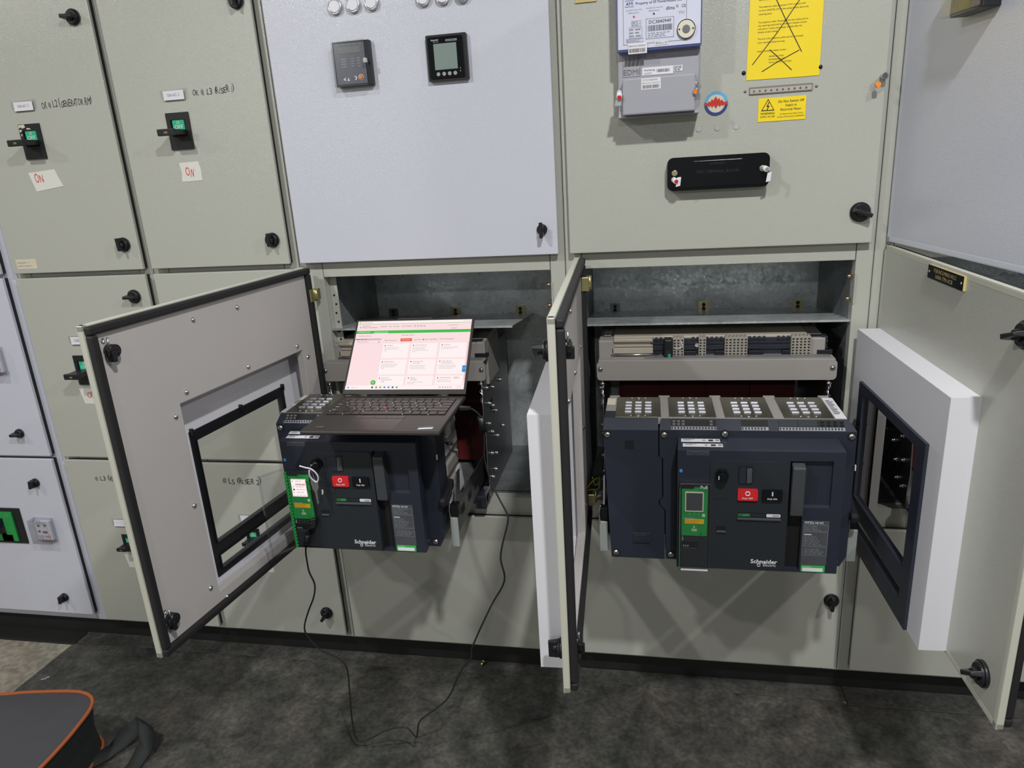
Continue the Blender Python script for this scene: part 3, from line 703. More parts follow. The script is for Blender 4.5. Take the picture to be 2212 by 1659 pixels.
f.cyl((0.004, -0.0175, -0.031), (0.004, -0.019, -0.031), 0.0045, k='wprint', n=16); f.cyl((0.002, -0.019, -0.031), (0.002, -0.0193, -0.031), 0.0035, k='smoke', n=16); f.build('face', t)
b = MB('orange'); b.cyl((0.018, -0.0175, -0.030), (0.018, -0.022, -0.030), 0.0042, n=16); b.ring((0.018, -0.0180, -0.030), 0.0058, 0.0008, k='wprint'); b.build('reset_button', t, label='orange reset button')
c = MB('clear'); c.rrect(-w / 2, w / 2 - .008, -h / 2, h / 2, -0.030, -0.028, 0.004)
for a, bb, cc, e in ((-w / 2, w / 2 - .008, -h / 2, -h / 2 + .0015), (-w / 2, w / 2 - .008, h / 2 - .0015, h / 2), (-w / 2, -w / 2 + .0015, -h / 2, h / 2), (w / 2 - .0095, w / 2 - .008, -h / 2, h / 2)): c.box(a, bb, -0.029, -0.014, cc, e)
c.box(w / 2 - .012, w / 2 - .004, -0.034, -0.026, -0.002, 0.008, 0.001, 'greyl'); c.build('clear_cover', t, label='clear hinged cover')

t = thing('power_meter', 'square black power meter with grey screen on the bluish white door', 'meter', (-0.446, 0, 1.665))
m = MB('black'); m.rrect(-0.047, 0.047, -0.048, 0.048, -0.011, 0, 0.003); m.rrect(-0.042, 0.038, -0.043, 0.043, -0.014, -0.011, 0.003, 'gloss'); m.build('case', t)
MB('lcdd', 'lcd').box(-0.029, 0.024, -0.0146, -0.014, -0.025, 0.029, 0.0004, 'lcd').build('screen', t, label='grey green liquid crystal screen')
p = MB('wprint'); p.txt('Schneider', -0.034, -0.016, 0.0345, 0.0395, -0.0146); p.txt('Electric', -0.029, -0.016, 0.0315, 0.0345, -0.0146, 'gprint'); p.quad(0.000, 0.026, 0.0325, 0.0365, -0.0145, 'gprint'); p.lines(0.002, 0.024, 0.033, 0.036, 1, -0.0149, 'ink', jag=False)
p.quad(0.029, 0.0305, -0.025, -0.0235, -0.0146); p.quad(0.029, 0.0305, -0.031, -0.0295, -0.0146); p.build('lettering', t)
kb = MB('fade').cyl((0, 0, 0), (0, -0.0022, 0), 0.0042, n=16).build('button', t, (-0.022, -0.014, -0.034)); copies(kb, [(-0.0085, -0.014, -0.034), (0.0045, -0.014, -0.034), (0.0175, -0.014, -0.034)])

pl = None
for i, (x, z, lb) in enumerate(((-0.701, 1.792, 'leftmost white pilot lamp on the bluish white door'), (-0.657, 1.792, 'middle lamp of the left trio of white pilot lamps'), (-0.613, 1.793, 'right lamp of the left trio, above the relay'),
        (-0.492, 1.790, 'left lamp of the right trio, above the power meter'), (-0.447, 1.789, 'middle lamp of the right trio, cut by the top edge'), (-0.403, 1.789, 'rightmost white pilot lamp on the bluish white door'))):
    if pl is None:
        pl = thing('pilot_lamp', lb, 'lamp', (x, 0, z), group='white pilot lamps on the upper door')
        b = MB('steel'); b.cyl((0, 0, 0), (0, -0.006, 0), 0.0165, n=28); b.ring((0, -0.007, 0), 0.0148, 0.0020); b.build('bezel', pl, label='chrome bezel')
        l = MB('lens'); l.cyl((0, -0.005, 0), (0, -0.010, 0), 0.0132, 0.0120, n=28); l.build('lens', pl, label='milky white lens')
    else: tree(pl, lb, (x, 0, z), group='white pilot lamps on the upper door')

# energy meter door
t = thing('energy_meter', 'large grey electricity meter with blue edged clear front', 'meter', (0.020, 0, 1.51))
m = MB('meter'); m.box(-0.085, 0.085, -0.050, 0, 0.0, 0.345, 0.004); m.build('case', t)
u = MB('bluedge'); u.box(-0.0855, 0.0855, -0.074, -0.050, 0.125, 0.345, 0.004); u.box(-0.0825, 0.0825, -0.0755, -0.073, 0.130, 0.345, 0.0, 'lilac'); u.build('front_cover', t, label='lilac white front with blue edges')
p = MB('fade'); y = -0.0760
p.outline(-0.072, 0.055, 0.138, 0.262, 0.0010, y, 'gprint')
p.txt('AMI', -0.066, -0.052, 0.2110, 0.2180, y - .0003, 'navy'); p.quad(-0.068, -0.050, 0.2196, 0.2203, y, 'navy'); p.quad(-0.068, -0.050, 0.2085, 0.2092, y, 'navy')
p.txt('Property of SP PowerAssets Ltd', -0.046, 0.045, 0.2095, 0.2165, y, 'ink')
p.txt('AS 62053-22 Wh Cl.0.5S', -0.066, -0.034, 0.200, 0.2045, y, 'gprint'); p.txt('AS 62053-23 VArh Cl.2', -0.026, 0.008, 0.201, 0.2055, y, 'gprint'); p.txt('1000imp/kWh', -0.062, -0.040, 0.195, 0.1985, y, 'gprint'); p.txt('1000imp/kvarh', -0.022, 0.002, 0.196, 0.1995, y, 'gprint')
p.cyl((-0.050, y, 0.190), (-0.050, y - .0006, 0.190), 0.0018, k='redink', n=10); p.cyl((-0.010, y, 0.192), (-0.010, y - .0006, 0.192), 0.0018, k='ink', n=10)
p.txt('dlms', 0.014, 0.031, 0.196, 0.204, y, 'ink'); p.txt('CE', 0.044, 0.054, 0.199, 0.204, y, 'ink'); p.outline(0.034, 0.038, 0.200, 0.204, 0.0006, y, 'ink'); p.txt('YVI', 0.034, 0.054, 0.187, 0.1925, y, 'gprint')
p.outline(-0.026, 0.030, 0.146, 0.184, 0.0010, y, 'gprint'); p.quad(-0.025, 0.029, 0.147, 0.183, y + .0002, 'lilac')
p.txt('DC3840949', -0.020, 0.024, 0.1735, 0.181, y - .0002, 'ink')
x = -0.022
while x < 0.026:
    w_ = random.choice((.0006, .0009, .0014)); p.quad(x, x + w_, 0.160, 0.171, y - .0002, 'ink'); x += w_ + random.choice((.0007, .0011))
p.lines(-0.022, 0.026, 0.148, 0.158, 3, y - .0002, 'gprint')
for a, b, c, d_ in ((-0.055, -0.036, 0.172, 0.182), (-0.060, -0.034, 0.150, 0.170), (-0.066, -0.032, 0.142, 0.149)):
    p.outline(a, b, c, d_, 0.0006, y, 'gprint'); p.lines(a + .001, b - .001, c + .001, d_ - .001, 3, y, 'gprint')
p.quad(-0.062, -0.024, 0.120, 0.140, -0.0785, 'paper'); p.txt('EDMI S/N 210072727', -0.060, -0.027, 0.132, 0.1375, -0.0788, 'ink')
x = -0.060
while x < -0.028: w_ = random.choice((.0005, .0008, .0012)); p.quad(x, x + w_, 0.1225, 0.130, -0.0788, 'ink'); x += w_ + random.choice((.0006, .001))
p.quad(-0.008, 0.018, 0.133, 0.1405, -0.0763, 'paper'); p.txt('RDG x 15', -0.006, 0.016, 0.1345, 0.1392, -0.0766, 'ink')
p.build('lettering', t)
o = MB('ivory'); o.cyl((0.054, -0.0755, 0.158), (0.054, -0.0800, 0.158), 0.0180, n=32); o.ring((0.054, -0.080, 0.158), 0.0175, 0.0008, k='ink'); o.cyl((0.054, -0.080, 0.158), (0.054, -0.0815, 0.158), 0.0075, k='smoke', n=24)
for s in (-1, 1): o.cyl((0.054 + s * .0135, -0.080, 0.158), (0.054 + s * .0135, -0.0806, 0.158), 0.0017, k='ink', n=8)
o.build('optical_port', t, label='round ivory optical port')
l = MB('lcdy'); l.box(-0.042, 0.040, -0.0762, -0.0755, 0.224, 0.300); l.build('display', t, label='yellow green display')
MB('gloss').cyl((0.066, -0.0755, 0.221), (0.066, -0.0790, 0.221), 0.006, n=16).build('button', t)
e = MB('meter'); e.txt('EDMI', -0.073, -0.040, 0.083, 0.094, -0.0512, 'greyd')
for i in range(4): e.raw([(-0.073 + i * .0085, -0.0511, 0.100), (-0.069 + i * .0085, -0.0511, 0.100), (-0.066 + i * .0085, -0.0511, 0.116), (-0.070 + i * .0085, -0.0511, 0.116)], [(0, 1, 2, 3)], 'greyd')
e.outline(-0.075, -0.038, 0.079, 0.119, 0.0007, -0.0511, 'greyd')
e.quad(-0.034, 0.030, 0.0795, 0.095, -0.0512, 'paper'); e.txt('SilverSpring', -0.030, -0.008, 0.0855, 0.0925, -0.0516, 'ink'); e.lines(-0.030, -0.012, 0.081, 0.085, 2, -0.0516, 'gprint')
x = -0.004
while x < 0.022: w_ = random.choice((.0005, .0009)); e.quad(x, x + w_, 0.084, 0.090, -0.0516, 'ink'); x += w_ + random.choice((.0006, .001))
e.quad(0.031, 0.049, 0.083, 0.0945, -0.0512, 'paper'); e.lines(0.032, 0.048, 0.084, 0.0935, 4, -0.0515, 'ink'); e.build('maker_mark', t, label='embossed maker mark and white labels')
tc = MB('meter'); tc.hull8([(-0.0845, -0.060, -0.002), (0.0845, -0.060, -0.002), (0.0845, 0, -0.002), (-0.0845, 0, -0.002), (-0.0845, -0.052, 0.012), (0.0845, -0.052, 0.012), (0.0845, 0, 0.012), (-0.0845, 0, 0.012)], b=0.001)
tc.box(-0.075, 0.075, -0.076, -0.040, 0.002, 0.074, 0.003); tc.quad(-0.036, 0.004, 0.050, 0.072, -0.0764, 'paper'); tc.txt('SP DC3840949', -0.033, -0.003, 0.066, 0.0705, -0.0767, 'gprint'); tc.txt('EDMI S/N 210072727', -0.034, 0.002, 0.060, 0.0645, -0.0767, 'gprint')
x = -0.033
while x < 0.000: w_ = random.choice((.0006, .001)); tc.quad(x, x + w_, 0.052, 0.0585, -0.0767, 'ink'); x += w_ + random.choice((.0006, .001))
tc.build('terminal_cover', t, label='grey terminal cover with a white barcode label')
for s, lbn in ((-1, 'white tamper seal'), (1, 'clear tamper seal with orange core')):
    q = MB('wprint' if s < 0 else 'clearh'); x = s * 0.0815
    q.cyl((x, -0.062, 0.050), (x - s * .004 - .004, -0.082, 0.038), 0.006, n=14); q.cyl((x - s * .004 - .0035, -0.080, 0.0385), (x - s * .004 - .004, -0.084, 0.0375), 0.0042, k='redbtn' if s < 0 else 'orange', n=12)
    q.tube([(x, -0.055, 0.056), (x - s * .004, -0.064, 0.060), (x - s * .006, -0.066, 0.052), (x, -0.062, 0.048)], 0.0008, 6, 'steel')
    q.hull8([(x - .010, -0.078, 0.022), (x + .004, -0.076, 0.022), (x + .004, -0.074, 0.022), (x - .010, -0.076, 0.022), (x - .008, -0.080, 0.034), (x + .004, -0.078, 0.034), (x + .004, -0.076, 0.034), (x - .008, -0.078, 0.034)], k='greyl' if s < 0 else 'clearh')
    q.build('tamper_seal', t, label=lbn)

m = MB('yellow'); m.poly([(0.2035, 1.568), (0.330, 1.567), (0.350, 1.5675), (0.3495, 1.80), (0.207, 1.80)], -0.0014, -0.0006, 'xz'); y = -0.0018
for zz, s in ((1.720, 'REMOTE METER READING'), (1.7070, 'The telephone cable (enclosed in PVC conduit) shall'), (1.7003, 'run from SINGTEL D/P to the ceiling directly above the'), (1.6935, 'metering panel.'),
        (1.6780, 'The telephone cable "dropped" from the ceiling point to'), (1.6718, 'the metering panel shall be enclosed in flexible conduit'), (1.6656, 'with about 1 metre extra length of cable after the'), (1.6594, 'flexible conduit casing.'),
        (1.6465, 'The end of the telephone cable must be terminated'), (1.6395, 'with a standard telephone plug.'), (1.6230, 'Upon completion, please contact:')):
    m.txt(s, 0.2235, 0.33, zz - .0016, zz + .0015, y, 'ink', keep='fix')
for zz, s in ((1.6115, 'METER SECTION'), (1.6055, 'POWERGRID LTD.'), (1.5998, 'Tel No: 3777013 / 3777005.')): m.txt(s, 0.2475, 0.33, zz - .0015, zz + .0014, y, 'ink', keep='fix')
m.stroke([(0.215, 1.598), (0.262, 1.656), (0.318, 1.735)], 0.0015, y - .0003, 'ink'); m.stroke([(0.240, 1.752), (0.278, 1.678), (0.312, 1.616)], 0.0015, y - .0003, 'ink'); m.stroke([(0.235, 1.583), (0.262, 1.598), (0.307, 1.619)], 0.0015, y - .0003, 'ink'); m.stroke([(0.249, 1.624), (0.270, 1.605), (0.294, 1.582)], 0.0015, y - .0003, 'ink')
tag(m.build('yellow_notice'), 'large yellow printed notice crossed out with black pen', 'notice')
m = MB('yellow'); m.box(0.2305, 0.3270, -0.0014, -0.0006, 1.4825, 1.530); y = -0.0018
def tri(m, cx, cz, r, k): m.raw([(cx - r * .866, y, cz - r * .5), (cx + r * .866, y, cz - r * .5), (cx, y, cz + r)], [(0, 1, 2)], k)
tri(m, 0.2500, 1.5120, 0.0160, 'ink'); y -= .0003; tri(m, 0.2500, 1.5122, 0.0128, 'yellow'); y -= .0003
m.stroke([(0.2515, 1.5205), (0.2480, 1.5125), (0.2520, 1.5135), (0.2485, 1.5065)], 0.0018, y, 'ink')
m.txt('WARNING', 0.2355, 0.2640, 1.4965, 1.5015, y, 'ink'); m.txt('SUPPLY IN USE', 0.2350, 0.2645, 1.4905, 1.4945, y, 'ink')
for i, s in enumerate(('Do Not Switch Off', 'Supply to', 'Electricity Meter')): m.txt(s, 0.296 - .0028 * len(s) / 2 - .001, 0.299 + .0028 * len(s) / 2, 1.5185 - i * .0085, 1.5242 - i * .0085, y, 'ink')
m.txt('For Removal and Other Works', 0.275, 0.322, 1.4945, 1.4978, y, 'ink'); m.txt('Contact SP PowerGrid at 68700000', 0.270, 0.324, 1.4890, 1.4920, y, 'ink')
tag(m.build('warning_sticker'), 'small yellow warning sticker with a lightning triangle', 'sticker')
t = thing('earth_strip', 'narrow riveted metal strip between the two yellow signs', 'strip', (0.274, 0, 1.546))
m = MB('greyd'); m.box(-0.064, 0.064, -0.003, 0, -0.0075, 0.0075, 0.0005); m.box(-0.062, 0.062, -0.0034, -0.003, -0.0055, 0.004, k='cream')
for k in range(10): m.cyl((-0.054 + .0117 * k, -0.0034, -0.001), (-0.054 + .0117 * k, -0.0042, -0.001), 0.0021, k='dsteel', n=8)
m.build('strip_body', t); sc = MB('dsteel').dome((0, 0, 0), 0.003, 0.002).build('screw', t, (-0.072, 0, 0.0)); copies(sc, [(0.072, 0, 0)])
for x in (0.198, 0.3515):
    tag(MB('gloss').dome((x, 0, 1.583), 0.0045, 0.003).build('bolt_head'), 'black bolt head at the lower %s corner of the yellow notice' % ('left' if x < .25 else 'right'), 'bolt')
m = MB('ivory'); m.cyl((0.1425, -0.0004, 1.5265), (0.1425, -0.0012, 1.5265), 0.0215, n=36)
def arc(a0, a1, r0, r1, k):
    n = 18; P = [(0.1425 + r * math.cos(R(a0 + (a1 - a0) * i / n)), -0.0015, 1.5265 + r * math.sin(R(a0 + (a1 - a0) * i / n))) for r in (r0, r1) for i in range(n + 1)]
    m.raw(P, [(i, i + 1, n + 2 + i, n + 1 + i) for i in range(n)], k)
arc(8, 172, 0.0185, 0.0245, 'sky'); arc(188, 352, 0.0185, 0.0245, 'navy')
top = [(-.0245, .003), (-.017, .003), (-.015, .006), (-.012, .004), (-.009, .009), (-.006, .006), (-.001, .0125), (.003, .007), (.006, .010), (.009, .005), (.012, .007), (.016, .003), (.0245, .003)]
bot = [(-.0245, -.001), (-.017, -.001), (-.014, -.0035), (-.011, -.001), (-.008, -.005), (-.005, -.001), (0, -.006), (.004, -.001), (.008, -.004), (.011, -.001), (.014, -.003), (.017, -.001), (.0245, -.001)]
P = [(0.1425 + a, -0.0018, 1.5245 + b * 1.35) for a, b in top] + [(0.1425 + a, -0.0018, 1.5245 + b * 1.35) for a, b in bot]; n = len(top)
m.raw(P, [(i, i + 1, n + i + 1, n + i) for i in range(n - 1)], 'redink')
tag(m.build('round_emblem'), 'round sticker with a red zigzag between blue arcs', 'sticker')
for x, lb in ((0.107, 'left'), (0.1465, 'middle'), (0.186, 'right')):
    m = MB('greyl'); m.cyl((x, 0, 1.477), (x, -0.0012, 1.477), 0.0062, n=20); m.ring((x, -0.001, 1.477), 0.0058, 0.0006, k='inner')
    tag(m.build('hole_plug'), 'small round blanking plug, %s of three under the emblem' % lb, 'plug', 'blanking plugs under the round emblem')
t = thing('terminal_block_cover', 'long glossy black test terminal block cover', 'cover', (0.1475, 0, 1.384))
m = MB('gloss'); m.rrect(-0.108, 0.108, -0.0355, 0.0355, -0.026, 0, 0.013, n=6); m.rrect(-0.106, 0.106, -0.0335, 0.0335, -0.028, -0.026, 0.012, n=6)
m.rrect(-0.102, 0.102, -0.029, 0.029, -0.031, -0.027, 0.009, n=6); m.box(-0.052, 0.050, -0.0318, -0.030, -0.028, 0.026, 0.0006)
m.build('cover_body', t)
MB('gloss', 'slate').txt('TEST TERMINAL BLOCK', -0.046, 0.044, -0.001, 0.006, -0.0322, 'slate').txt('SP PROPERTY', -0.030, 0.030, 0.017, 0.021, -0.0322, 'slate').build('embossing', t)
for s in (-1, 1):
    q = MB('brass'); q.cyl((s * .0925, -0.030, 0.003), (s * .0925, -0.034, 0.003), 0.0055, n=16); q.ring((s * .0925, -0.033, 0.003), 0.0055, 0.0010, k='steel'); q.build('cover_screw', t)
    q = MB('wprint'); x = s * 0.0945
    q.cyl((x, -0.036, -0.010 if s < 0 else 0.004), (x + .005, -0.050, -0.014 if s < 0 else 0.001), 0.0058, n=14); q.cyl((x + .0049, -0.0498, -0.0139 if s < 0 else 0.001), (x + .0053, -0.0508, -0.0142 if s < 0 else 0.0008), 0.0042, k='redbtn' if s < 0 else 'fade', n=12)
    q.hull8([(x + .004, -0.046, -0.026), (x + .014, -0.044, -0.024), (x + .014, -0.042, -0.024), (x + .004, -0.044, -0.026), (x + .007, -0.046, -0.006), (x + .016, -0.044, -0.005), (x + .016, -0.042, -0.005), (x + .007, -0.044, -0.006)], b=.001)
    q.build('tamper_seal', t, label='white tamper seal')
t = thing('door_seal', 'clear plastic seal with an orange bead near the door edge', 'seal', (0.470, 0, 1.551))
m = MB('steel'); m.cyl((0.004, 0, 0.004), (0.004, -0.020, 0.004), 0.006, n=16); m.build('seal_post', t)
m = MB('clearh'); m.poly([(0.008, 0.006), (0.003, 0.012), (-0.024, -0.012), (-0.026, -0.024), (-0.018, -0.022), (0.008, -0.002)], -0.026, -0.020, 'xz'); m.build('seal_body', t, label='clear plastic body')
MB('orange').cyl((-0.010, -0.020, -0.012), (-0.010, -0.028, -0.012), 0.0052, n=14).build('bead', t, label='orange bead')
t = thing('door_nameplate', 'brass engraved plate at the top edge of the energy meter door', 'nameplate', (-0.110, 0, 1.749))
MB('gold').box(-0.046, 0.0, -0.003, 0, 0.0, 0.030).build('plate', t)

# on the swung doors of the rightmost cabinet
def ondoor(d, x, z, y=0.0): return (Matrix.Translation((x5c, 0, 0)) @ Matrix.Translation(d.location) @ Matrix.Rotation(d.rotation_euler[2], 4, 'Z')) @ Vector((x, y, z))
p = ondoor(dC, 0.325, 1.190 - DZ)
t = thing('nameplate', 'black nameplate engraved PUB INCOMING NO.2 on the swung right door', 'nameplate', p, dC.rotation_euler[2])
m = MB('gold'); m.box(-0.074, 0.074, -0.004, 0, -0.0125, 0.0125); m.box(-0.0738, 0.0738, -0.0046, -0.004, -0.0124, 0.0124, k='gloss'); m.build('plate', t)
m = MB('gold'); m.txt('PUB INCOMING NO.2', -0.046, 0.046, 0.0015, 0.0085, -0.0049, keep=False); m.txt('1600A TPN ACB', -0.038, 0.034, -0.0085, -0.0015, -0.0049, keep=False); m.build('engraving', t)
sc = MB('brass').dome((0, 0, 0), 0.0025, 0.0015).build('screw', t, (-0.067, -0.0046, 0)); copies(sc, [(0.067, -0.0046, 0)])
p = ondoor(dU, 0.268, 1.672 - 1.2165)
t = thing('small_relay', 'small dark relay with a clear cover at the top right of the photo', 'relay', p, dU.rotation_euler[2])
MB('black').box(-0.050, 0.050, -0.030, 0, -0.045, 0.055, 0.002).build('case', t)
f = MB('smoke'); f.box(-0.045, 0.042, -0.0315, -0.030, -0.040, 0.050); f.outline(-0.038, -0.024, -0.032, -0.018, .001, -0.0318, 'gprint'); f.outline(-0.022, -0.008, -0.032, -0.018, .001, -0.0318, 'gprint'); f.build('face', t)
MB('orange').cyl((0.020, -0.0315, -0.022), (0.020, -0.036, -0.022), 0.006, n=14).build('reset_button', t, label='orange reset button')
MB('clear').box(-0.050, 0.046, -0.048, -0.032, -0.0452, 0.055, 0.002).build('clear_cover', t, label='clear cover')

# ------------------------------------------------------------------ breaker cradles inside the cells
def cradle(xL, W, four, label, hx, reach=-0.255):
    """withdrawable cradle; local z is height above the cell floor. hx: world x of the two rail handles"""
    ZB = 0.564
    t = thing('breaker_cradle', label, 'cradle', (xL, 0, ZB))
    Z = lambda z: z - ZB
    b = MB('grey')
    pts = []
    r = 0.010; x0, x1, z0, z1 = 0, W, Z(0.902), Z(0.951)
    b.rrect(x0, x1, z0, z1, -0.012, -0.008, r); b.box(0.004, W - 0.004, -0.011, 0.030, Z(0.950), Z(0.953), 0.001)
    b.poly([(0.004, -0.010), (0.008, 0.004), (0.008, 0.03), (W - 0.008, 0.03), (W - 0.008, 0.004), (W - 0.004, -0.010)], Z(0.949), Z(0.9525), 'xy')
    b.box(W * 0.21, W - 0.012, 0.0, 0.045, Z(0.9525), Z(0.9545), 0.0008, 'greyd')
    b.lines(W * .24, W * .56, 0.006, 0.012, 1, Z(0.9549), 'gprint', jag=False, up=True); b.lines(W * .66, W * .95, 0.006, 0.012, 1, Z(0.9549), 'gprint', jag=False, up=True)
    b.build('front_bar', t, label='grey front cross bar')
    sc = None
    for x in (0.009, W - 0.010):
        if sc is None:
            sc = MB('steel').cyl((0, 0, 0), (0, -0.002, 0), 0.0062, n=18).dome((0, -0.002, 0), 0.005, 0.003); sc.box(-0.004, 0.004, -0.0053, -0.004, -0.0006, 0.0006, k='dark'); sc = sc.build('screw', t, (x, -0.012, Z(0.932)))
        else: copies(sc, [(x, -0.012, Z(0.932))])
    tp = MB('cream'); tp.box(0.040, W - 0.058, 0.036, 0.20, Z(0.992), Z(1.001), 0.002); tp.box(0.040, 0.136, 0.022, 0.06, Z(0.990), Z(0.999), 0.002); tp.box(0.036, 0.136, 0.030, 0.06, Z(0.976), Z(0.9885), 0.001); tp.box(0.036, 0.136, 0.026, 0.06, Z(0.960), Z(0.9745), 0.001)
    tp.build('top_cover', t, label='cream top cover')
    MB('steel').cyl((0.034, 0.024, Z(0.9575)), (0.15, 0.024, Z(0.9575)), 0.0022, n=10).build('release_rod', t)
    for x0, x1, nm in ((0.003, 0.042, 0), (W - 0.062, W - (0.020 if four else 0.006), 1)):
        e = MB('grey'); e.hull8([(x0, 0.026, Z(0.945)), (x1, 0.026, Z(0.945)), (x1, 0.21, Z(0.945)), (x0, 0.21, Z(0.945)), (x0, 0.026, Z(0.994)), (x1, 0.026, Z(0.994)), (x1 - 0.004 * nm, 0.21, Z(1.002)), (x0 + 0.004, 0.21, Z(1.002))], b=0.003)
        if not nm: e.quad(x0 + 0.012, x0 + 0.030, 0.055, 0.105, Z(0.9990), 'paper', up=True); e.lines(x0 + 0.015, x0 + 0.027, 0.065, 0.095, 3, Z(0.9994), 'gprint', up=True)
        else: e.box(x1 - (0.004 if four else 0.024), x1 + (0.004 if four else 0.0), 0.035 if four else 0.05, 0.20, Z(0.90 if four else 0.872), Z(0.985), 0.003)
        e.build('end_cap', t)
    h = MB('slate'); a, c = W * 0.235, W - 0.014
    h.box(a, c, 0.034, 0.060, Z(0.9545), Z(0.9955), 0.001); h.box(a, c, 0.029, 0.035, Z(0.9685), Z(0.971)); h.box(a, c, 0.029, 0.035, Z(0.983), Z(0.986))
    n = int((c - a) / 0.011)
    for k in range(n):
        if k % 9 < 7: h.box(a + k * .011, a + k * .011 + .006, 0.029, 0.040, Z(0.992), Z(0.9985), 0.0005)
    for k in range(5): h.box(a + (c - a) * (0.18 + .19 * k), a + (c - a) * (0.18 + .19 * k) + .035, 0.024, 0.036, Z(0.9545), Z(0.965), 0.001, 'black')
    for q in (.27, .52, .97): h.cyl((a + (c - a) * q, 0.033, Z(0.979)), (a + (c - a) * q, 0.028, Z(0.979)), 0.0050, k='steel', n=14)
    h.build('terminal_carrier', t, label='dark slate terminal carrier')
    if four: blocks = [(0.1838, 3), (0.245, 2), (0.306, 6), (0.4575, 5)]
    else: blocks = [(0.13, 3), (0.20, 4), (0.33, 3)]
    for x, k in blocks:
        w = k * 0.0088; m = MB('blockgrey'); m.box(x, x + w, 0.018, 0.040, Z(0.9545), Z(1.0000), 0.001)
        for i in range(k):
            for j in range(6): m.box(x + .0020 + i * .0088, x + .0066 + i * .0088, 0.0175, 0.019, Z(0.9575 + j * .0070), Z(0.9607 + j * .0070), 0, 'dark')
            m.box(x + i * .0088 + .002, x + i * .0088 + .007, 0.022, 0.036, Z(0.9998), Z(1.0025))
        m.build('terminal_block', t)
    if four:
        m = MB('black'); m.box(0.163, 0.1825, 0.008, 0.040, Z(0.9525), Z(0.9985), 0.003); m.box(0.168, 0.178, 0.0074, 0.0085, Z(0.972), Z(0.992), 0, 'dark')
        for dz in (0.9535, 0.9585): m.box(0.172, 0.1785, 0.0068, 0.0082, Z(dz), Z(dz + .004), 0, 'teal')
        m.build('communication_plug', t, label='black plug with two green lights')
        MB('wprint').tube([(0.203, 0.017, Z(0.993)), (0.206, 0.012, Z(0.982)), (0.196, 0.014, Z(0.974)), (0.186, 0.017, Z(0.976))], 0.0008, 6).build('white_loop', t)
    for x, s in ((0.012, 1), (W - 0.016, -1)):
        p = MB('dsteel'); p.poly([(0.000, Z(0.566)), (0.33, Z(0.566)), (0.33, Z(0.95)), (0.03, Z(0.95)), (0.03, Z(0.90)), (-0.006, Z(0.88)), (-0.006, Z(0.80)), (0.004, Z(0.74)), (-0.004, Z(0.66)), (0.004, Z(0.61))], x, x + 0.003, 'yz')
        p.box(x - (0.014 if s < 0 else -0.003), x + (0.003 if s < 0 else 0.017), -0.0015, 0.0005, Z(0.57), Z(0.60), k='steel'); p.build('side_plate', t, label='dark steel side plate')
        fx = x + (0.003 if s > 0 else 0.0); out = x + (0.0032 if s < 0 else -0.0002); od = -s
        stud = None
        for y, z in ((0.03, 0.87), (0.06, 0.885), (0.10, 0.85), (0.05, 0.82), (0.09, 0.80), (0.03, 0.77), (0.12, 0.775), (0.06, 0.735), (0.12, 0.70), (0.04, 0.68), (0.09, 0.66), (0.03, 0.615), (0.07, 0.62), (0.2, 0.84), (0.2, 0.7)):
            if stud is None:
                stud = MB('steel'); stud.cyl((0, 0, 0), (od * .009, 0, 0), 0.0038, n=10); stud.cyl((0, 0, 0), (od * .003, 0, 0), 0.0066, n=12); stud = stud.build('stud', t, (out, y, Z(z)), label='bright stud')
            else: copies(stud, [(out, y, Z(z))])
        sl = MB('dark')
        for y, z in ((0.055, 0.853), (0.075, 0.79)): sl.box(out, out + od * .0006, y, y + .022, Z(z), Z(z + .03))
        sl.build('slot', t)
        eg = MB('steel'); eg.tube([(x + .0015, -0.007, Z(0.885)), (x + .0015, -0.007, Z(0.80)), (x + .0015, 0.003, Z(0.74)), (x + .0015, -0.005, Z(0.66)), (x + .0015, 0.003, Z(0.61)), (x + .0015, 0.0, Z(0.57))], 0.0014, 6, sub=1); eg.build('plate_edge', t)
        sp = MB('steel'); sp.tube([(x, -0.006, Z(0.90)), (x + .004, -0.012, Z(0.885)), (x - .003, -0.010, Z(0.872)), (x + .005, -0.012, Z(0.862)), (x - .002, -0.010, Z(0.852)), (x + .001, -0.008, Z(0.838))], 0.0013, 6)
        sp.cyl((x - .004, -0.010, Z(0.893)), (x + .006, -0.010, Z(0.893)), 0.004, n=10); sp.build('shutter_spring', t)
    rb = MB('red'); rb.box(0.045, W - 0.045, 0.22, 0.225, Z(0.58), Z(0.93)); rb.box(0.03, W - 0.05, 0.19, 0.20, Z(0.90), Z(0.94), k='dark')
    for k in range(4 if four else 3): rb.box(0.05 + k * .115, 0.052 + k * .115, 0.205, 0.22, Z(0.58), Z(0.90))
    rb.build('safety_shutter', t, label='dark red insulating shutter')
    fb = MB('slate'); fb.box(0.02, W - 0.02, -0.020, 0.03, Z(0.556), Z(0.580), 0.003); fb.box(W - 0.05, W - 0.02, -0.030, 0.0, Z(0.545), Z(0.585), 0.003); fb.box(W - 0.044, W - 0.032, -0.0305, -0.028, Z(0.55), Z(0.575), 0, 'dark'); fb.build('front_sill', t, label='dark front sill with racking socket')
    for x in hx:
        if x is None: continue
        x -= xL; s = 1 if x > W / 2 else -1
        ra = MB('dsteel'); ra.box(x - 0.002, x + 0.002, reach + 0.02, 0.20, Z(0.592), Z(0.665), 0.001); ra.box(x - 0.012 * s, x, reach + 0.03, 0.10, Z(0.592), Z(0.597), 0.001)
        ra.poly([(reach + .012, Z(0.66)), (reach + .05, Z(0.735)), (reach + .075, Z(0.735)), (reach + .06, Z(0.66))], x - .0015, x + .0015, 'yz')
        for k in range(3): ra.box(x - .003, x + .003, reach + .06 + .07 * k, reach + .09 + .07 * k, Z(0.62), Z(0.640), 0, 'dark')
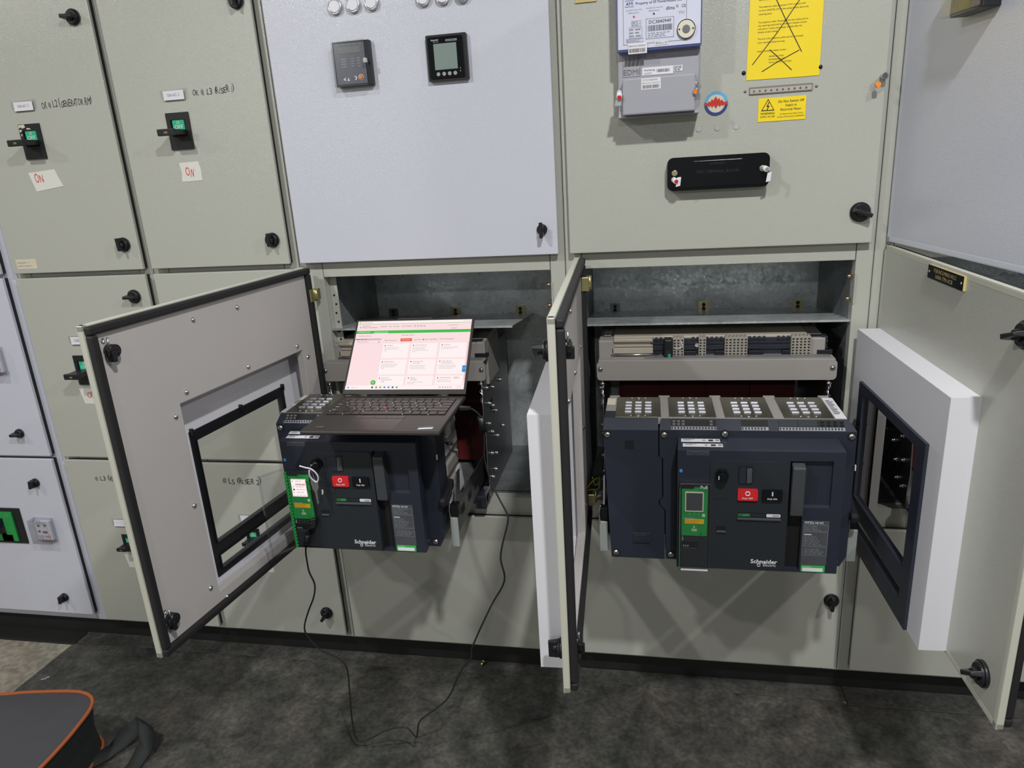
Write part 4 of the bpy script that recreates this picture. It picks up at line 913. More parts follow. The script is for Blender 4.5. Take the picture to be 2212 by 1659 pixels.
        ra.build('extension_rail', t, label='dark steel extension rail')
        hd = MB('railgrey'); hd.box(x - 0.0095, x + 0.0095, reach - 0.003, reach + 0.001, Z(0.568), Z(0.645), 0.003); hd.box(x - 0.0095, x - 0.0065, reach - 0.002, reach + 0.016, Z(0.572), Z(0.650), 0.001, 'steel')
        hd.box(x - 0.0085, x + 0.0105, reach + 0.002, reach + 0.024, Z(0.645), Z(0.676), 0.002, 'gloss'); hd.tube([(x - .008, reach - .002, Z(0.640)), (x - .009, reach - .002, Z(0.665)), (x - .006, reach, Z(0.684))], 0.0016, 6, 'steel')
        hd.build('rail_handle', t, label='light grey rail pull handle')
    return t
cradle(-0.128, 0.556, True, 'four pole breaker cradle in the open right cell, with terminal strip on top', (-0.103, 0.424))
cradle(-0.855, 0.444, False, 'three pole breaker cradle in the left cell, mostly hidden behind the laptop', (None, -0.452), -0.262)
cradle(0.60, 0.444, False, 'shadowed breaker cradle glimpsed through the window of the swung right door', (None, None))

# ------------------------------------------------------------------ circuit breakers, drawn out on their rails
def screw_into(t, pts, y):
    s = None
    for x, z in pts:
        if s is None:
            m = MB('dark'); m.cyl((0, 0.0, 0), (0, -0.0006, 0), 0.0088, n=20); m.cyl((0, -0.0006, 0), (0, -0.003, 0), 0.0062, k='steel', n=18); m.dome((0, -0.003, 0), 0.0058, 0.0022, k='steel')
            for a in (45, 135): m.T = Matrix.Rotation(R(a), 4, 'Y'); m.box(-0.0036, 0.0036, -0.0056, -0.0046, -0.0007, 0.0007, k='dsteel')
            m.T = None; s = m.build('screw', t, (x, y, z))
        else: copies(s, [(x, y, z)])

def breaker(loc, four, label, powered):
    t = thing('circuit_breaker', label, 'circuit breaker', loc)
    CY = 0.05; ZT, ZL = 0.295, -0.012
    edge = [(-0.0385, ZT), (-0.0380, 0.2346), (-0.0306, 0.2304), (-0.0298, 0.1403), (-0.0368, 0.1325), (-0.0368, 0.1217), (-0.0248, 0.1082), (-0.0240, ZL)]
    # main front cover
    m = MB('slate')
    left = [(x + 0.0022, z) for x, z in edge] if four else [(-0.030, ZT), (-0.030, ZL)]
    m.poly(left[::-1] + [(0.352, ZT), (0.352, 0.012), (0.340, ZL)], CY, 0.115, 'xz')
    xa = left[0][0]
    m.hull8([(xa, CY, ZT), (0.352, CY, ZT), (0.352, 0.115, ZT), (xa, 0.115, ZT), (xa + .004, 0.0725, 0.313), (0.340, 0.0725, 0.313), (0.340, 0.115, 0.313), (xa + .004, 0.115, 0.313)])
    m.build('front_cover', t)
    # sloping terminal pockets along the top edge
    s_ = lambda y: ZT + (y - CY) * (0.313 - ZT) / (0.0725 - CY) + 0.0005
    def slope_quad(mm, x0, x1, y0, y1, k, dz=0.0): mm.raw([(x0, y0, s_(y0) + dz), (x1, y0, s_(y0) + dz), (x1, y1, s_(y1) + dz), (x0, y1, s_(y1) + dz)], [(0, 1, 2, 3)], k)
    for x0, x1, pins in ((-0.012, 0.080, (0, 1, 2, 8)), (0.130, 0.183, ()), (0.204, 0.330, (8.2, 9.5, 10.8, 12.1))):
        p = MB('dark'); slope_quad(p, x0, x1, CY + .008, CY + .020, 'dark'); slope_quad(p, x0, x1, CY + .001, CY + .007, 'gprint')
        k = x0
        while k < x1 - .004: slope_quad(p, k + .0008, k + .0042, CY + .002, CY + .006, 'slate', .0004); k += .0062
        for q in pins:
            for yy in (CY + .009, CY + .0145): p.box(x0 + .003 + q * .0095, x0 + .009 + q * .0095, yy, yy + .004, s_(yy), s_(yy) + .0035, .0005, 'greyd' if x0 < 0.1 else 'black')
        if x0 > 0.2: slope_quad(p, x0 + .001, x0 + .036, CY + .008, CY + .020, 'slated', .0004); slope_quad(p, x0 + .038, x0 + .074, CY + .008, CY + .020, 'slated', .0004)
        p.build('terminal_pocket', t)
    if four:
        n = MB('slate'); n.poly(edge + [(-0.141, ZL), (-0.154, ZT)], CY - .001, 0.115, 'xz')
        n.hull8([(-0.154, CY - .001, ZT), (-0.0385, CY - .001, ZT), (-0.0385, 0.115, ZT), (-0.154, 0.115, ZT), (-0.152, 0.0725, 0.314), (-0.0385, 0.0725, 0.314), (-0.0385, 0.115, 0.314), (-0.152, 0.115, 0.314)])
        n.quad(-0.108, -0.0895, 0.252, 0.271, CY - .0016, 'dark'); n.box(-0.094, -0.056, CY - .004, CY, 0.028, 0.052, .0008, 'slated'); n.box(-0.089, -0.062, CY - .0046, CY - .003, 0.032, 0.048, .0008, 'slate')
        n.build('neutral_pole_cover', t)
        screw_into(t, ((-0.145, 0.2844), (-0.1306, 0.0008)), CY - .001)
    screw_into(t, ((0.0967, 0.2883), (0.3423, 0.2853), (-0.0108 - (0.008 if not four else 0), 0.0007), (0.330, 0.001)) + (((-0.026, 0.285),) if four else ((-0.020, 0.285),)), CY)
    # pole housings behind
    b = MB('greyd'); xl = -0.153 if four else -0.030
    b.box(xl + 0.004, 0.346, 0.115, 0.235, 0.012, 0.2985, 0.003); b.box(xl + 0.012, 0.336, 0.235, 0.275, 0.03, 0.27, 0.003)
    for k in range(5): b.box(0.338, 0.353, 0.12, 0.225, 0.03 + k * .052, 0.062 + k * .052, 0.004, 'grey')
    b.hull8([(0.344, 0.115, 0.06), (0.358, 0.115, 0.06), (0.358, 0.24, 0.06), (0.344, 0.24, 0.06), (0.344, 0.115, 0.10), (0.352, 0.115, 0.10), (0.352, 0.24, 0.12), (0.344, 0.24, 0.12)], 'greyl', b=.002)
    b.cyl((0.346, 0.135, 0.215), (0.365, 0.135, 0.215), 0.004, k='black', n=12)
    b.box(0.353, 0.362, 0.118, 0.15, 0.235, 0.275, 0.003, 'greyl')
    b.build('pole_housing', t, label='grey moulded pole housings')
    lv = MB('black'); lv.hull8([(0.350, 0.035, 0.096), (0.368, 0.035, 0.096), (0.368, 0.118, 0.112), (0.350, 0.118, 0.112), (0.350, 0.035, 0.117), (0.368, 0.035, 0.117), (0.368, 0.118, 0.135), (0.350, 0.118, 0.135)], b=.006); lv.build('lifting_lug', t, label='black lifting lug')
    # arc chutes with pressed vent plates
    px = ((-0.1286, -0.0331), (-0.0146, 0.0808), (0.0987, 0.1964), (0.2161, 0.3141)) if four else ((-0.0146, 0.0808), (0.0987, 0.1964), (0.2161, 0.3141))
    base = MB('grey'); x0 = -0.152 if four else -0.030
    base.box(x0, 0.338, 0.073, 0.208, 0.299, 0.3135, 0.0015)
    for q in px: base.box(q[0] - 0.021 if q is not px[0] else x0 + .004, q[0] + 0.004, 0.205, 0.226, 0.296, 0.313, 0.001)
    base.box(0.312, 0.334, 0.205, 0.226, 0.296, 0.313, 0.001)
    base.build('arc_chute_frame', t, label='grey frame around the vent plates')
    av = None
    for a, c in px:
        x = (a + c) / 2
        if av is None:
            av = MB('mesh'); av.box(-0.0485, 0.0485, -0.066, 0.066, 0, 0.0022, 0.0006)
            for yy in (-0.058, 0.058): av.cyl((0, yy, 0.0022), (0, yy, 0.0034), 0.0045, k='steel', n=14); [av.cyl((s * .015, yy, 0.0022), (s * .015, yy, 0.003), 0.0015, k='wprint', n=8) for s in (-1, 1)]
            av = av.build('vent_plate', t, (x, 0.141, 0.3128))
            v = MB('bump')
            for i in (-1, 0, 1):
                for j in range(4):
                    cx, cy = i * .0215, -.032 + j * .0205
                    v.hull8([(cx - .008, cy - .007, 0.002), (cx + .008, cy - .007, 0.002), (cx + .008, cy + .007, 0.002), (cx - .008, cy + .007, 0.002), (cx - .0068, cy - .005, 0.0058), (cx + .0068, cy - .005, 0.0058), (cx + .0075, cy + .005, 0.003), (cx - .0075, cy + .005, 0.003)], b=.001)
            v.build('vent_louvres', av, label='bright pressed louvres')
        else:
            c_ = av.copy(); COL.objects.link(c_); c_.location = (x, 0.141, 0.3128)
            for ch in av.children: d_ = ch.copy(); COL.objects.link(d_); d_.parent = c_
    st = MB('paper')
    if four: st.quad(0.316, 0.338, 0.075, 0.206, 0.3140, up=True); st.lines(0.319, 0.335, 0.10, 0.19, 12, 0.3143, 'ink', up=True); st.quad(-0.151, -0.132, 0.155, 0.200, 0.3140, 'ivory', up=True)
    else: st.quad(-0.029, -0.012, 0.078, 0.135, 0.3140, up=True); st.lines(-0.028, -0.014, 0.082, 0.13, 7, 0.3143, 'gprint', up=True); st.quad(-0.029, -0.012, 0.165, 0.200, 0.3140, 'ivory', up=True)
    st.build('serial_label', t, label='white serial label')
    # escutcheon block
    e = MB('slate'); H = 0.271; W = 0.322
    hk, hl, hr = (0.0667, 0.1111, 0.1642, 0.2421), (0.2195, 0.2475, 0.004, 0.2510), (0.2475, 0.300, 0.1486, 0.2520)
    e.plate(0.0, W, 0.0, H, [hl, hr], 0.0, 0.016)
    e.hull8([(0, 0.016, 0), (W, 0.016, 0), (0.318, CY, 0), (0.003, CY, 0), (0, 0.016, H), (W, 0.016, H), (0.318, CY, H), (0.003, CY, H)])
    e.hull8([(0, 0.0, H), (W, 0.0, H), (W, 0.016, H), (0, 0.016, H), (0.0006, 0.006, H + .0020), (W - .001, 0.006, H + .0020), (W - .001, 0.016, H + .0026), (0.0006, 0.016, H + .0026)])
    e.hull8([(0, 0.006, H), (W, 0.006, H), (0.318, CY, H), (0.003, CY, H), (0.0006, 0.006, H + .0020), (W - .001, 0.006, H + .0020), (0.3175, CY, H + .0085), (0.003, CY, H + .0085)])
    e.build('escutcheon', t)
    # raised mechanism panel
    p = MB('slated'); pts = [(0.0645, 0.002), (0.0645, 0.245)] + [(0.0645 + .008 - .008 * math.cos(R(a)), 0.241 + .008 * math.sin(R(a))) for a in (30, 60, 90)] + [(0.210 + .008 * math.sin(R(a)), 0.241 + .008 * math.cos(R(a))) for a in (0, 30, 60, 90)] + [(0.2175, 0.02), (0.2175, 0.002)]
    p.poly(pts, -0.0035, 0.0, 'xz'); p.rrect(0.068, 0.110, 0.165, 0.241, -0.0042, -0.003, 0.004, 'slate'); p.rrect(0.0695, 0.1085, 0.167, 0.239, -0.0046, -0.004, 0.004, 'slated')
    p.rrect(0.120, 0.1485, 0.201, 0.240, -0.0045, -0.003, 0.003, 'black'); p.rrect(0.1215, 0.1345, 0.2025, 0.2385, -0.0062, -0.004, 0.002, 'slate'); p.hull8([(0.1365, -0.009, 0.204), (0.1465, -0.0045, 0.204), (0.1465, -0.004, 0.204), (0.1365, -0.004, 0.204), (0.1365, -0.006, 0.236), (0.1465, -0.0045, 0.236), (0.1465, -0.004, 0.236), (0.1365, -0.004, 0.236)], 'slatel')
    p.rrect(0.079, 0.099, 0.090, 0.1035, -0.0042, -0.003, 0.001, 'dark'); p.box(0.080, 0.0985, -0.0075, -0.0035, 0.090, 0.0935, .0005, 'slatel')
    p.rrect(0.118, 0.209, 0.1640, 0.192, -0.0040, -0.003, 0.003, 'slate')
    p.build('mechanism_panel', t)
    k = MB('gloss'); k.cyl((0, 0, 0), (0, -0.010, 0), 0.0132, n=24); k.cyl((0, -0.010, 0), (0, -0.016, 0), 0.0105, 0.0098, n=24); k.box(-0.0075, -0.006, -0.0165, -0.0155, -0.004, 0.004, k='wprint'); k.build('key_lock', t, (0.0872, -0.0042, 0.2204))
    o = MB('redbtn'); o.rrect(0.1195, 0.1588, 0.1655, 0.1905, -0.0085, -0.0035, 0.003); o.ring((0.1388, -0.0089, 0.1815), 0.0042, 0.0011, k='wprint', n=24, m=5); o.txt('Push OFF', 0.1285, 0.1495, 0.1685, 0.1735, -0.0089, 'wprint', bold=.012); o.build('off_button', t, label='red button reading Push OFF')
    o = MB('gloss'); o.rrect(0.167, 0.2063, 0.1655, 0.1905, -0.0085, -0.0035, 0.003); o.box(0.1856, 0.1880, -0.0092, -0.0085, 0.1775, 0.1865, k='wprint'); o.txt('Push ON', 0.1775, 0.1960, 0.1685, 0.1735, -0.0089, 'wprint', bold=.02); o.build('on_button', t, label='black button reading Push ON')
    w_ = MB('dark'); w_.box(0.1206, 0.2062, -0.0040, -0.003, 0.1215, 0.1361); w_.quad(0.1216, 0.1464, 0.1275, 0.1345, -0.0045, 'greend'); w_.txt('OFF', 0.131, 0.144, 0.1285, 0.1330, -0.0048, 'gprint'); w_.quad(0.148, 0.176, 0.1275, 0.1345, -0.0045, 'slated'); w_.rrect(0.1777, 0.205, 0.1275, 0.1345, -0.0046, -0.0040, .002, 'paper'); w_.txt('0000', 0.190, 0.202, 0.1285, 0.1330, -0.0050, 'ink'); w_.box(0.1206, 0.2062, -0.0080, -0.0035, 0.1213, 0.1250, .0005, 'slatel'); w_.build('status_window', t)
    lg = MB('wprint'); lg.txt('Schneider', 0.151, 0.204, 0.0185, 0.0290, -0.0039, bold=.025); lg.txt('Electric', 0.1745, 0.2035, 0.0125, 0.0185, -0.0039); lg.ring((0.1675, -0.0038, 0.0148), 0.0030, 0.0007, k='wprint', n=18, m=5); lg.build('maker_logo', t)
    d_ = MB('slate'); d_.box(0.0175, 0.062, -0.0006, 0, 0.2605, 0.2705, .0003, 'slatel'); d_.txt('MasterPact', 0.020, 0.060, 0.2625, 0.2685, -0.0010, 'slate', keep=False); d_.build('name_tab', t)
    MB('blue').box(0.004, 0.010, -0.0012, 0, 0.222, 0.229, .0005).build('blue_mark', t, label='small blue square')
    sk = MB('paper')
    for a, c, yy in ((0.008, 0.0865, 0.030), (0.0105, 0.0905, 0.011)):
        zz = lambda y: H + 0.0024 + (y - .006) * (.0065 / .044) + 0.0004
        sk.raw([(a, yy, zz(yy)), (c, yy, zz(yy)), (c - .001, yy + .013, zz(yy + .013)), (a + .0005, yy + .013, zz(yy + .013))], [(0, 1, 2, 3)])
        for u0, u1, v0, v1, kk in ((.05, .35, .75, .9, 'gprint'), (.05, .25, .45, .62, 'gprint'), (.55, .62, .35, .7, 'gprint'), (.70, .82, .25, .75, 'ink'), (.88, .97, .3, .8, 'gprint')):
            q = [(a + (c - a) * u, yy + .013 * v) for u, v in ((u0, v0), (u1, v0), (u1, v1), (u0, v1))]
            sk.raw([(x, y, zz(y) + .0003) for x, y in q], [(0, 1, 2, 3)], kk)
    sk.build('barcode_label', t, label='two white printed labels')
    # charging handle and its recess
    rc = MB('slate'); rc.box(hr[0], hr[1], 0.010, 0.016, hr[2], hr[3], k='slate'); rc.hull8([(hr[0], 0.0, hr[2]), (hr[1], 0.0, hr[2]), (hr[1], 0.010, hr[2] + .001), (hr[0], 0.010, hr[2] + .001), (hr[0], 0.0, hr[2] + .0006), (hr[1], 0.0, hr[2] + .0006), (hr[1], 0.010, hr[2] + .003), (hr[0], 0.010, hr[2] + .003)])
    rc.box(hl[0], hl[1], 0.0145, 0.016, hl[2], hl[3], k='dark'); rc.build('handle_recess', t)
    hd = MB('handlegrey'); hd.hull8([(0.2225, -0.010, 0.134), (0.2475, -0.010, 0.134), (0.2475, 0.012, 0.134), (0.2225, 0.012, 0.134), (0.2230, -0.012, 0.240), (0.2480, -0.012, 0.240), (0.2480, 0.012, 0.249), (0.2230, 0.012, 0.249)], b=.0025); hd.build('charging_handle', t)
    rl = MB('slatel'); rl.box(0.2505, 0.3005, -0.0007, 0, 0.018, 0.1205, .0003); y = -0.0011
    rl.txt('MTZ2-16 H1', 0.2535, 0.2890, 0.1140, 0.1190, y, 'wprint', bold=.012)
    for a, b_ in ((0.097, 0.112), (0.063, 0.0955), (0.041, 0.0615)): rl.outline(0.2515, 0.2995, a, b_, .0005, y, 'gprint')
    rl.lines(0.254, 0.290, 0.0985, 0.1105, 3, y, 'gprint', fill=.28); rl.quad(0.254, 0.268, 0.0885, 0.0905, y, 'wprint'); rl.lines(0.254, 0.288, 0.0645, 0.087, 7, y, 'gprint', fill=.28); rl.lines(0.256, 0.298, 0.0425, 0.058, 5, y, 'gprint', fill=.28); rl.build('rating_plate', t, label='grey rating plate reading MTZ2-16 H1')
    ip = MB('greenb'); ip.rrect(0.2515, 0.2985, 0.0025, 0.0175, -0.0012, 0, .002); ip.txt('IP ADDRESS', 0.255, 0.272, 0.0132, 0.0162, -0.0016, 'wprint'); ip.rrect(0.2545, 0.2945, 0.0040, 0.0120, -0.0016, -0.0012, .001, 'wprint'); ip.build('address_label', t, label='green address label')
    MB('wprint').box(0.3525, 0.3545, 0.046, 0.050, 0.212, 0.224).build('position_tab', t, label='small white tab')
    # electronic control unit on the left of the escutcheon
    g = MB('slated'); g.box(0.006, 0.064, -0.003, 0, 0.006, 0.1995, .0006)
    g.quad(0.010, 0.044, 0.046, 0.064, -0.0034, 'dark'); g.txt('5.0 X', 0.0125, 0.0245, 0.0520, 0.0565, -0.0037, 'wprint'); g.quad(0.0125, 0.040, 0.0478, 0.0484, -0.0037, 'gprint')
    for q in range(4): g.box(0.019 + q * .007, 0.020 + q * .007, -0.0036, -0.003, 0.070, 0.075, k='slatel')
    g.box(0.0105, 0.0130, -0.0040, -0.003, 0.0665, 0.075, k='gprint'); g.build('control_unit', t)
    gf = MB('green'); gf.poly([(0.0092, 0.079), (0.061, 0.079), (0.061, 0.1905), (0.034, 0.1905), (0.034, 0.187), (0.0092, 0.187)], -0.0048, -0.003, 'xz'); y = -0.0052
    gf.outline(0.0122, 0.0577, 0.0887, 0.1185, .0004, y, 'greenb')
    for q in (0.0252, 0.0344, 0.0439): gf.ring((q, y, 0.1274), 0.0021, 0.0004, k='greenb', n=16, m=4); gf.quad(q - .0003, q + .0003, 0.1322, 0.1342, y, 'wprint')
    gf.txt('ESC', 0.012, 0.019, 0.1262, 0.1288, y, 'greenb'); gf.rrect(0.0505, 0.0562, 0.1242, 0.1305, y - .001, y, .0015, 'wprint'); gf.ring((0.0533, y - .0012, 0.1273), 0.0015, 0.0003, k='fade', n=12, m=4)
    gf.quad(0.0122, 0.036, 0.1185, 0.1210, y, 'gprint'); gf.outline(0.0297, 0.0402, 0.0960, 0.1045, .0004, y, 'greenb'); gf.txt('B', 0.033, 0.037, 0.0975, 0.1030, y, 'wprint'); gf.quad(0.0297, 0.0402, 0.0900, 0.0955, y, 'ivory'); gf.lines(0.0305, 0.0395, 0.0905, 0.0950, 2, y - .0003, 'fade')
    gf.txt('Micrologic', 0.0115, 0.0285, 0.0815, 0.0855, y, 'greenb'); gf.quad(0.046, 0.051, 0.0815, 0.0855, y, 'greend'); gf.lines(0.035, 0.058, 0.1865, 0.1895, 1, y, 'greenb', jag=False); gf.build('keypad', t, label='green keypad face')
    yl = MB('yellowp'); yl.box(0.0157, 0.0543, -0.0056, -0.0052, 0.1076, 0.1185); yl.lines(0.018, 0.052, 0.1085, 0.1178, 4, -0.0059, 'redink', fill=.25); yl.build('warning_label', t, label='amber warning label')
    sb = MB('ivory'); sb.rrect(0.0155, 0.0530, 0.1359, 0.1812, -0.0065, -0.0045, .002)
    if powered:
        sb.box(0.0165, 0.0520, -0.0070, -0.0064, 0.1375, 0.1800, k='scrw')
        yy = -0.0073; sb.quad(0.027, 0.0505, 0.1655, 0.1700, yy, 'scrr'); sb.quad(0.028, 0.0495, 0.1662, 0.1693, yy - .0002, 'scr'); sb.lines(0.029, 0.049, 0.1665, 0.1690, 1, yy - .0004, 'scrt', jag=False)
        for z in (0.1745, 0.1605, 0.1535, 0.1465): sb.lines(0.019, 0.022, z, z + .003, 1, yy, 'scrt', jag=False); sb.lines(0.028, 0.048, z, z + .003, 1, yy, 'scrt', fill=.25)
        sb.cyl((0.0215, yy + .0004, 0.1548), (0.0215, yy, 0.1548), 0.0022, k='scrt', n=12); sb.lines(0.019, 0.049, 0.1388, 0.1420, 1, yy, 'scrl', jag=False)
    else: sb.box(0.0178, 0.0507, -0.0068, -0.0064, 0.1388, 0.1785, k='lcdd')
    sb.build('display', t, label='lit white display' if powered else 'dark display in a white bezel')
    if powered:                                                      # hinged cover swung open to the left
        gr = MB('green'); gr.box(0.001, 0.0060, -0.006, 0.0, 0.002, 0.196, .0005)
        for q in range(22): gr.box(0.0055, 0.0075, -0.0065, -0.001, 0.006 + q * .0085, 0.010 + q * .0085, .0003, 'greenb')
        gr.build('cover_hinge', t, label='green hinge rail')
        cv = MB('clear'); L = 0.058
        cv.box(0, L, -0.0015, 0, 0, 0.204, .0006)
        for a, b_, c_, e_ in ((0, L, 0, .0018), (0, L, .2022, .204), (L - .0018, L, 0, .204)): cv.box(a, b_, -0.011, 0, c_, e_, 0, 'clearh')
        cv.build('clear_cover', t, (0.001, -0.004, -0.001), R(180 + 52), label='clear cover swung open')
    else:
        cv = MB('clear'); cv.rrect(0.0042, 0.0675, -0.0013, 0.2018, -0.0120, -0.0108, .003)
        for a, b_, c_, e_ in ((.0042, .0675, -.0013, .0012), (.0042, .0675, .1993, .2018), (.0042, .0060, 0, .2), (.0657, .0675, 0, .2)): cv.box(a, b_, -0.0118, 0, c_, e_, .0004, 'clearh')
        cv.box(.0042, .0055, -.010, -.001, .004, .188, 0, 'greenb'); cv.txt('Pull', 0.045, 0.060, 0.1915, 0.1985, -0.0124, 'wprint'); cv.rrect(0.008, 0.032, 0.187, 0.1975, -0.0045, -0.003, .002, 'black'); cv.box(.008, .064, -.0126, -.0116, -.0005, .0035, .0004, 'lens')
        cv.build('clear_cover', t, label='closed clear cover')
    return t
br = breaker((0.056, -0.330, 0.5815), True, 'four pole dark circuit breaker drawn out on the right, dark display', False)
bl = breaker((0.056 - 0.882, -0.330, 0.5885), False, 'circuit breaker on the left carrying the laptop, with a lit display and keys', True)

# ------------------------------------------------------------------ laptop lying on the left breaker
LP = (-0.5735, -0.411, 0.9075)
t = thing('laptop', 'open black laptop with a pink lit screen resting on the left breaker', 'laptop', LP, R(0.5))
W2, DP, TH = 0.1535, 0.232, 0.0105
m = MB('lapbody'); m.box(-W2, W2, 0, DP, 0.0015, TH, 0.003); [m.box(x - .012, x + .012, y - .004, y + .004, -0.0005, 0.002, .0005, 'rubber') for x in (-.12, .12) for y in (.16, .215)]
m.box(-0.118, 0.118, DP - 0.016, DP - 0.0125, TH - 0.0002, TH + 0.0003, 0, 'well')
m.build('base', t, label='matte black base')
kz = TH + 0.0002
k = MB('key'); k.quad(-0.139, 0.139, 0.0985, 0.2085, kz, 'well', up=True)
rows = [(0.1985, 0.0085, 15, None), (0.1795, 0.0150, 14, '`1234567890-='), (0.1610, 0.0150, 14, ' QWERTYUIOP[]'), (0.1425, 0.0150, 13, " ASDFGHJKL;'"), (0.1240, 0.0150, 12, '  ZXCVBNM,./'), (0.1030, 0.0165, 10, None)]
for y0, h, n, leg in rows:
    x0, x1 = -0.138, 0.138
    ws = [1.0] * n
    if n == 14 and leg[0] == '`': ws[-1] = 1.9
    if leg and leg.startswith(' Q'): ws[0] = 1.5; ws[-1] = 1.4
    if leg and leg.startswith(' A'): ws[0] = 1.75; ws[-1] = 2.1
    if leg and leg.startswith('  Z'): ws[0] = 2.3; ws[-1] = 2.7
    if n == 10: ws = [1, 1, 1, 1, 5.2, 1, 1, 1, 1, 1]
    u = (x1 - x0) / sum(ws); x = x0
    for i in range(n):
        w = ws[i] * u; k.box(x + .0011, x + w - .0011, y0, y0 + h, kz, kz + .0016, .0006, 'key', seg=1)
        if leg and i < len(leg) and leg[i] != ' ': k.txt(leg[i], x + .004, x + .008, y0 + h * .55, y0 + h * .82, kz + .0019, 'gprint', up=True)
        elif leg and i in (0,): k.quad(x + .004, x + .012, y0 + h * .3, y0 + h * .42, kz + .0019, 'wprint', up=True)
        elif not leg and n == 15: k.quad(x + .006, x + .012, y0 + .003, y0 + .0045, kz + .0019, 'gprint', up=True)
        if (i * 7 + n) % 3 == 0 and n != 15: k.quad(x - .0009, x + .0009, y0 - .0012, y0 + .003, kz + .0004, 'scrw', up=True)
        x += w
k.build('keyboard', t, label='black island keyboard')
MB('redbtn').cyl((-0.012, 0.1400, kz), (-0.012, 0.1400, kz + .0028), 0.0035, n=14).build('pointing_stick', t, label='red pointing stick')
tp = MB('lappad'); tp.box(-0.062, 0.052, 0.008, 0.077, TH - .0005, TH + .0003); tp.box(-0.062, -0.016, 0.0785, 0.0915, TH - .0005, TH + .0008, .0003); tp.box(-0.0155, 0.0105, 0.0785, 0.0915, TH - .0005, TH + .0008, .0003); tp.box(0.011, 0.052, 0.0785, 0.0915, TH - .0005, TH + .0008, .0003); tp.build('touchpad', t)
st = MB('lapbody'); st.quad(-0.128, -0.104, 0.018, 0.030, TH + .0003, 'lappad', up=True); st.txt('intel', -0.125, -0.108, 0.0215, 0.0275, TH + .0006, 'gprint', up=True); st.build('palm_sticker', t)
st = MB('scr', 'paper'); st.poly([(0.102, 0.014), (0.133, 0.018), (0.134, 0.026), (0.104, 0.022)], TH, TH + .0005, 'xy', 'paper'); st.T = Matrix.Translation((0.115, 0.0235, 0)) @ Matrix.Rotation(R(12), 4, 'Z'); st.txt('ThinkPad', -0.016, 0.016, 0.0, 0.010, TH + .0008, 'gprint', up=True); st.T = None; st.build('corner_label', t, label='pink white label beside the maker name')
# lid, opened about 135 degrees
m = MB('lapbody'); H = 0.2145
m.box(-W2, W2, 0, 0.0055, 0.004, H, 0.0022); m.box(-0.045, 0.045, -0.001, 0.006, H - 0.001, H + 0.0025, 0.001)
for s in (-1, 1): m.cyl((s * .10 - .012, 0.004, 0.002), (s * .10 + .012, 0.004, 0.002), 0.0045, n=12)
lid = m.build('lid', t, (0, DP - 0.004, TH + 0.0015), rot=(R(-44.5), 0, 0))
SX, SZ0, SZ1 = 0.1475, 0.0165, 0.2085
s = MB('scr'); s.box(-SX, SX, -0.0006, 0, SZ0, SZ1)
U = lambda u: -SX + u * 2 * SX
V = lambda v: SZ1 - v * (SZ1 - SZ0)
y = -0.0009
def R_(u0, u1, v0, v1, k, yy=y): s.quad(U(u0), U(u1), V(v1), V(v0), yy, k)
def T_(tx, u0, v0, hgt, k='scrt', wmax=0.3): s.txt(tx, U(u0), U(u0 + wmax), V(v0 + hgt), V(v0), y - .0006, k, keep='fix')
def Tf(tx, u0, u1, v0, v1, k='scrt'): s.txt(tx, U(u0), U(u1), V(v1), V(v0), y - .0006, k)
R_(0, 1, 0, .04, 'scrw'); R_(0, 1, .04, .045, 'scrg'); R_(.012, .028, .015, .028, 'scrg', y - .0003); s.lines(U(.035), U(.14), V(.03), V(.014), 1, y - .0003, 'scrt', fill=.3)
for q in range(3): R_(.93 + q * .025, .94 + q * .025, .018, .022, 'scrt', y - .0003)
R_(0, 1, .145, .188, 'scrg'); Tf('DASHBOARD VIEW', .02, .125, .155, .178, 'scrw'); Tf('COMMUNICATION VIEW', .16, .285, .155, .178, 'scrw'); R_(.16, .285, .182, .188, 'scrw', y - .0003)
for q in range(3): R_(.022, .04, .082 + q * .010, .085 + q * .010, 'scrt', y - .0003)
Tf('EcoStruxure', .05, .12, .062, .082); Tf('Power Commission', .05, .185, .088, .106); Tf('project5', .21, .265, .075, .098); Tf('SLM', .285, .31, .078, .094); Tf('ACCESS', .325, .375, .078, .094); Tf('SWITCHGEAR', .395, .485, .078, .094)
for q in range(4): s.outline(U(.505 + q * .028), U(.519 + q * .028), V(.096), V(.074), .0006, y - .0003, 'scrt')
Tf('EL CONNECTIVITY', .80, .885, .075, .090); Tf('Schneider', .83, .885, .118, .136, 'ink')
Tf('Switchboard Commiss...', .03, .15, .215, .234); R_(0, .235, .262, .288, 'scrl'); s.lines(U(.01), U(.12), V(.285), V(.265), 1, y - .0004, 'scrt', fill=.3); Tf('ID-Input-Line-Device', .025, .125, .305, .325); R_(.215, .222, .31, .324, 'scrt', y - .0003); R_(0, .235, .338, .340, 'scrl', y - .0003)
Tf('Enterprise | device', .40, .53, .212, .232, 'ink'); Tf('New Test Curve', .27, .375, .286, .306); R_(.405, .505, .268, .312, 'scrr'); Tf('Disconnect', .42, .49, .280, .300, 'scrw'); Tf('Connected', .525, .585, .280, .298)
s.cyl((U(.605), y, V(.290)), (U(.605), y - .0004, V(.290)), .0022, k='scrg', n=16); Tf('Online', .617, .655, .281, .297); s.ring((U(.672), y, V(.290)), .0022, .0003, k='scrt', n=16, m=4); Tf('Offline', .685, .725, .281, .297); Tf('Password Management', .745, .87, .278, .298)
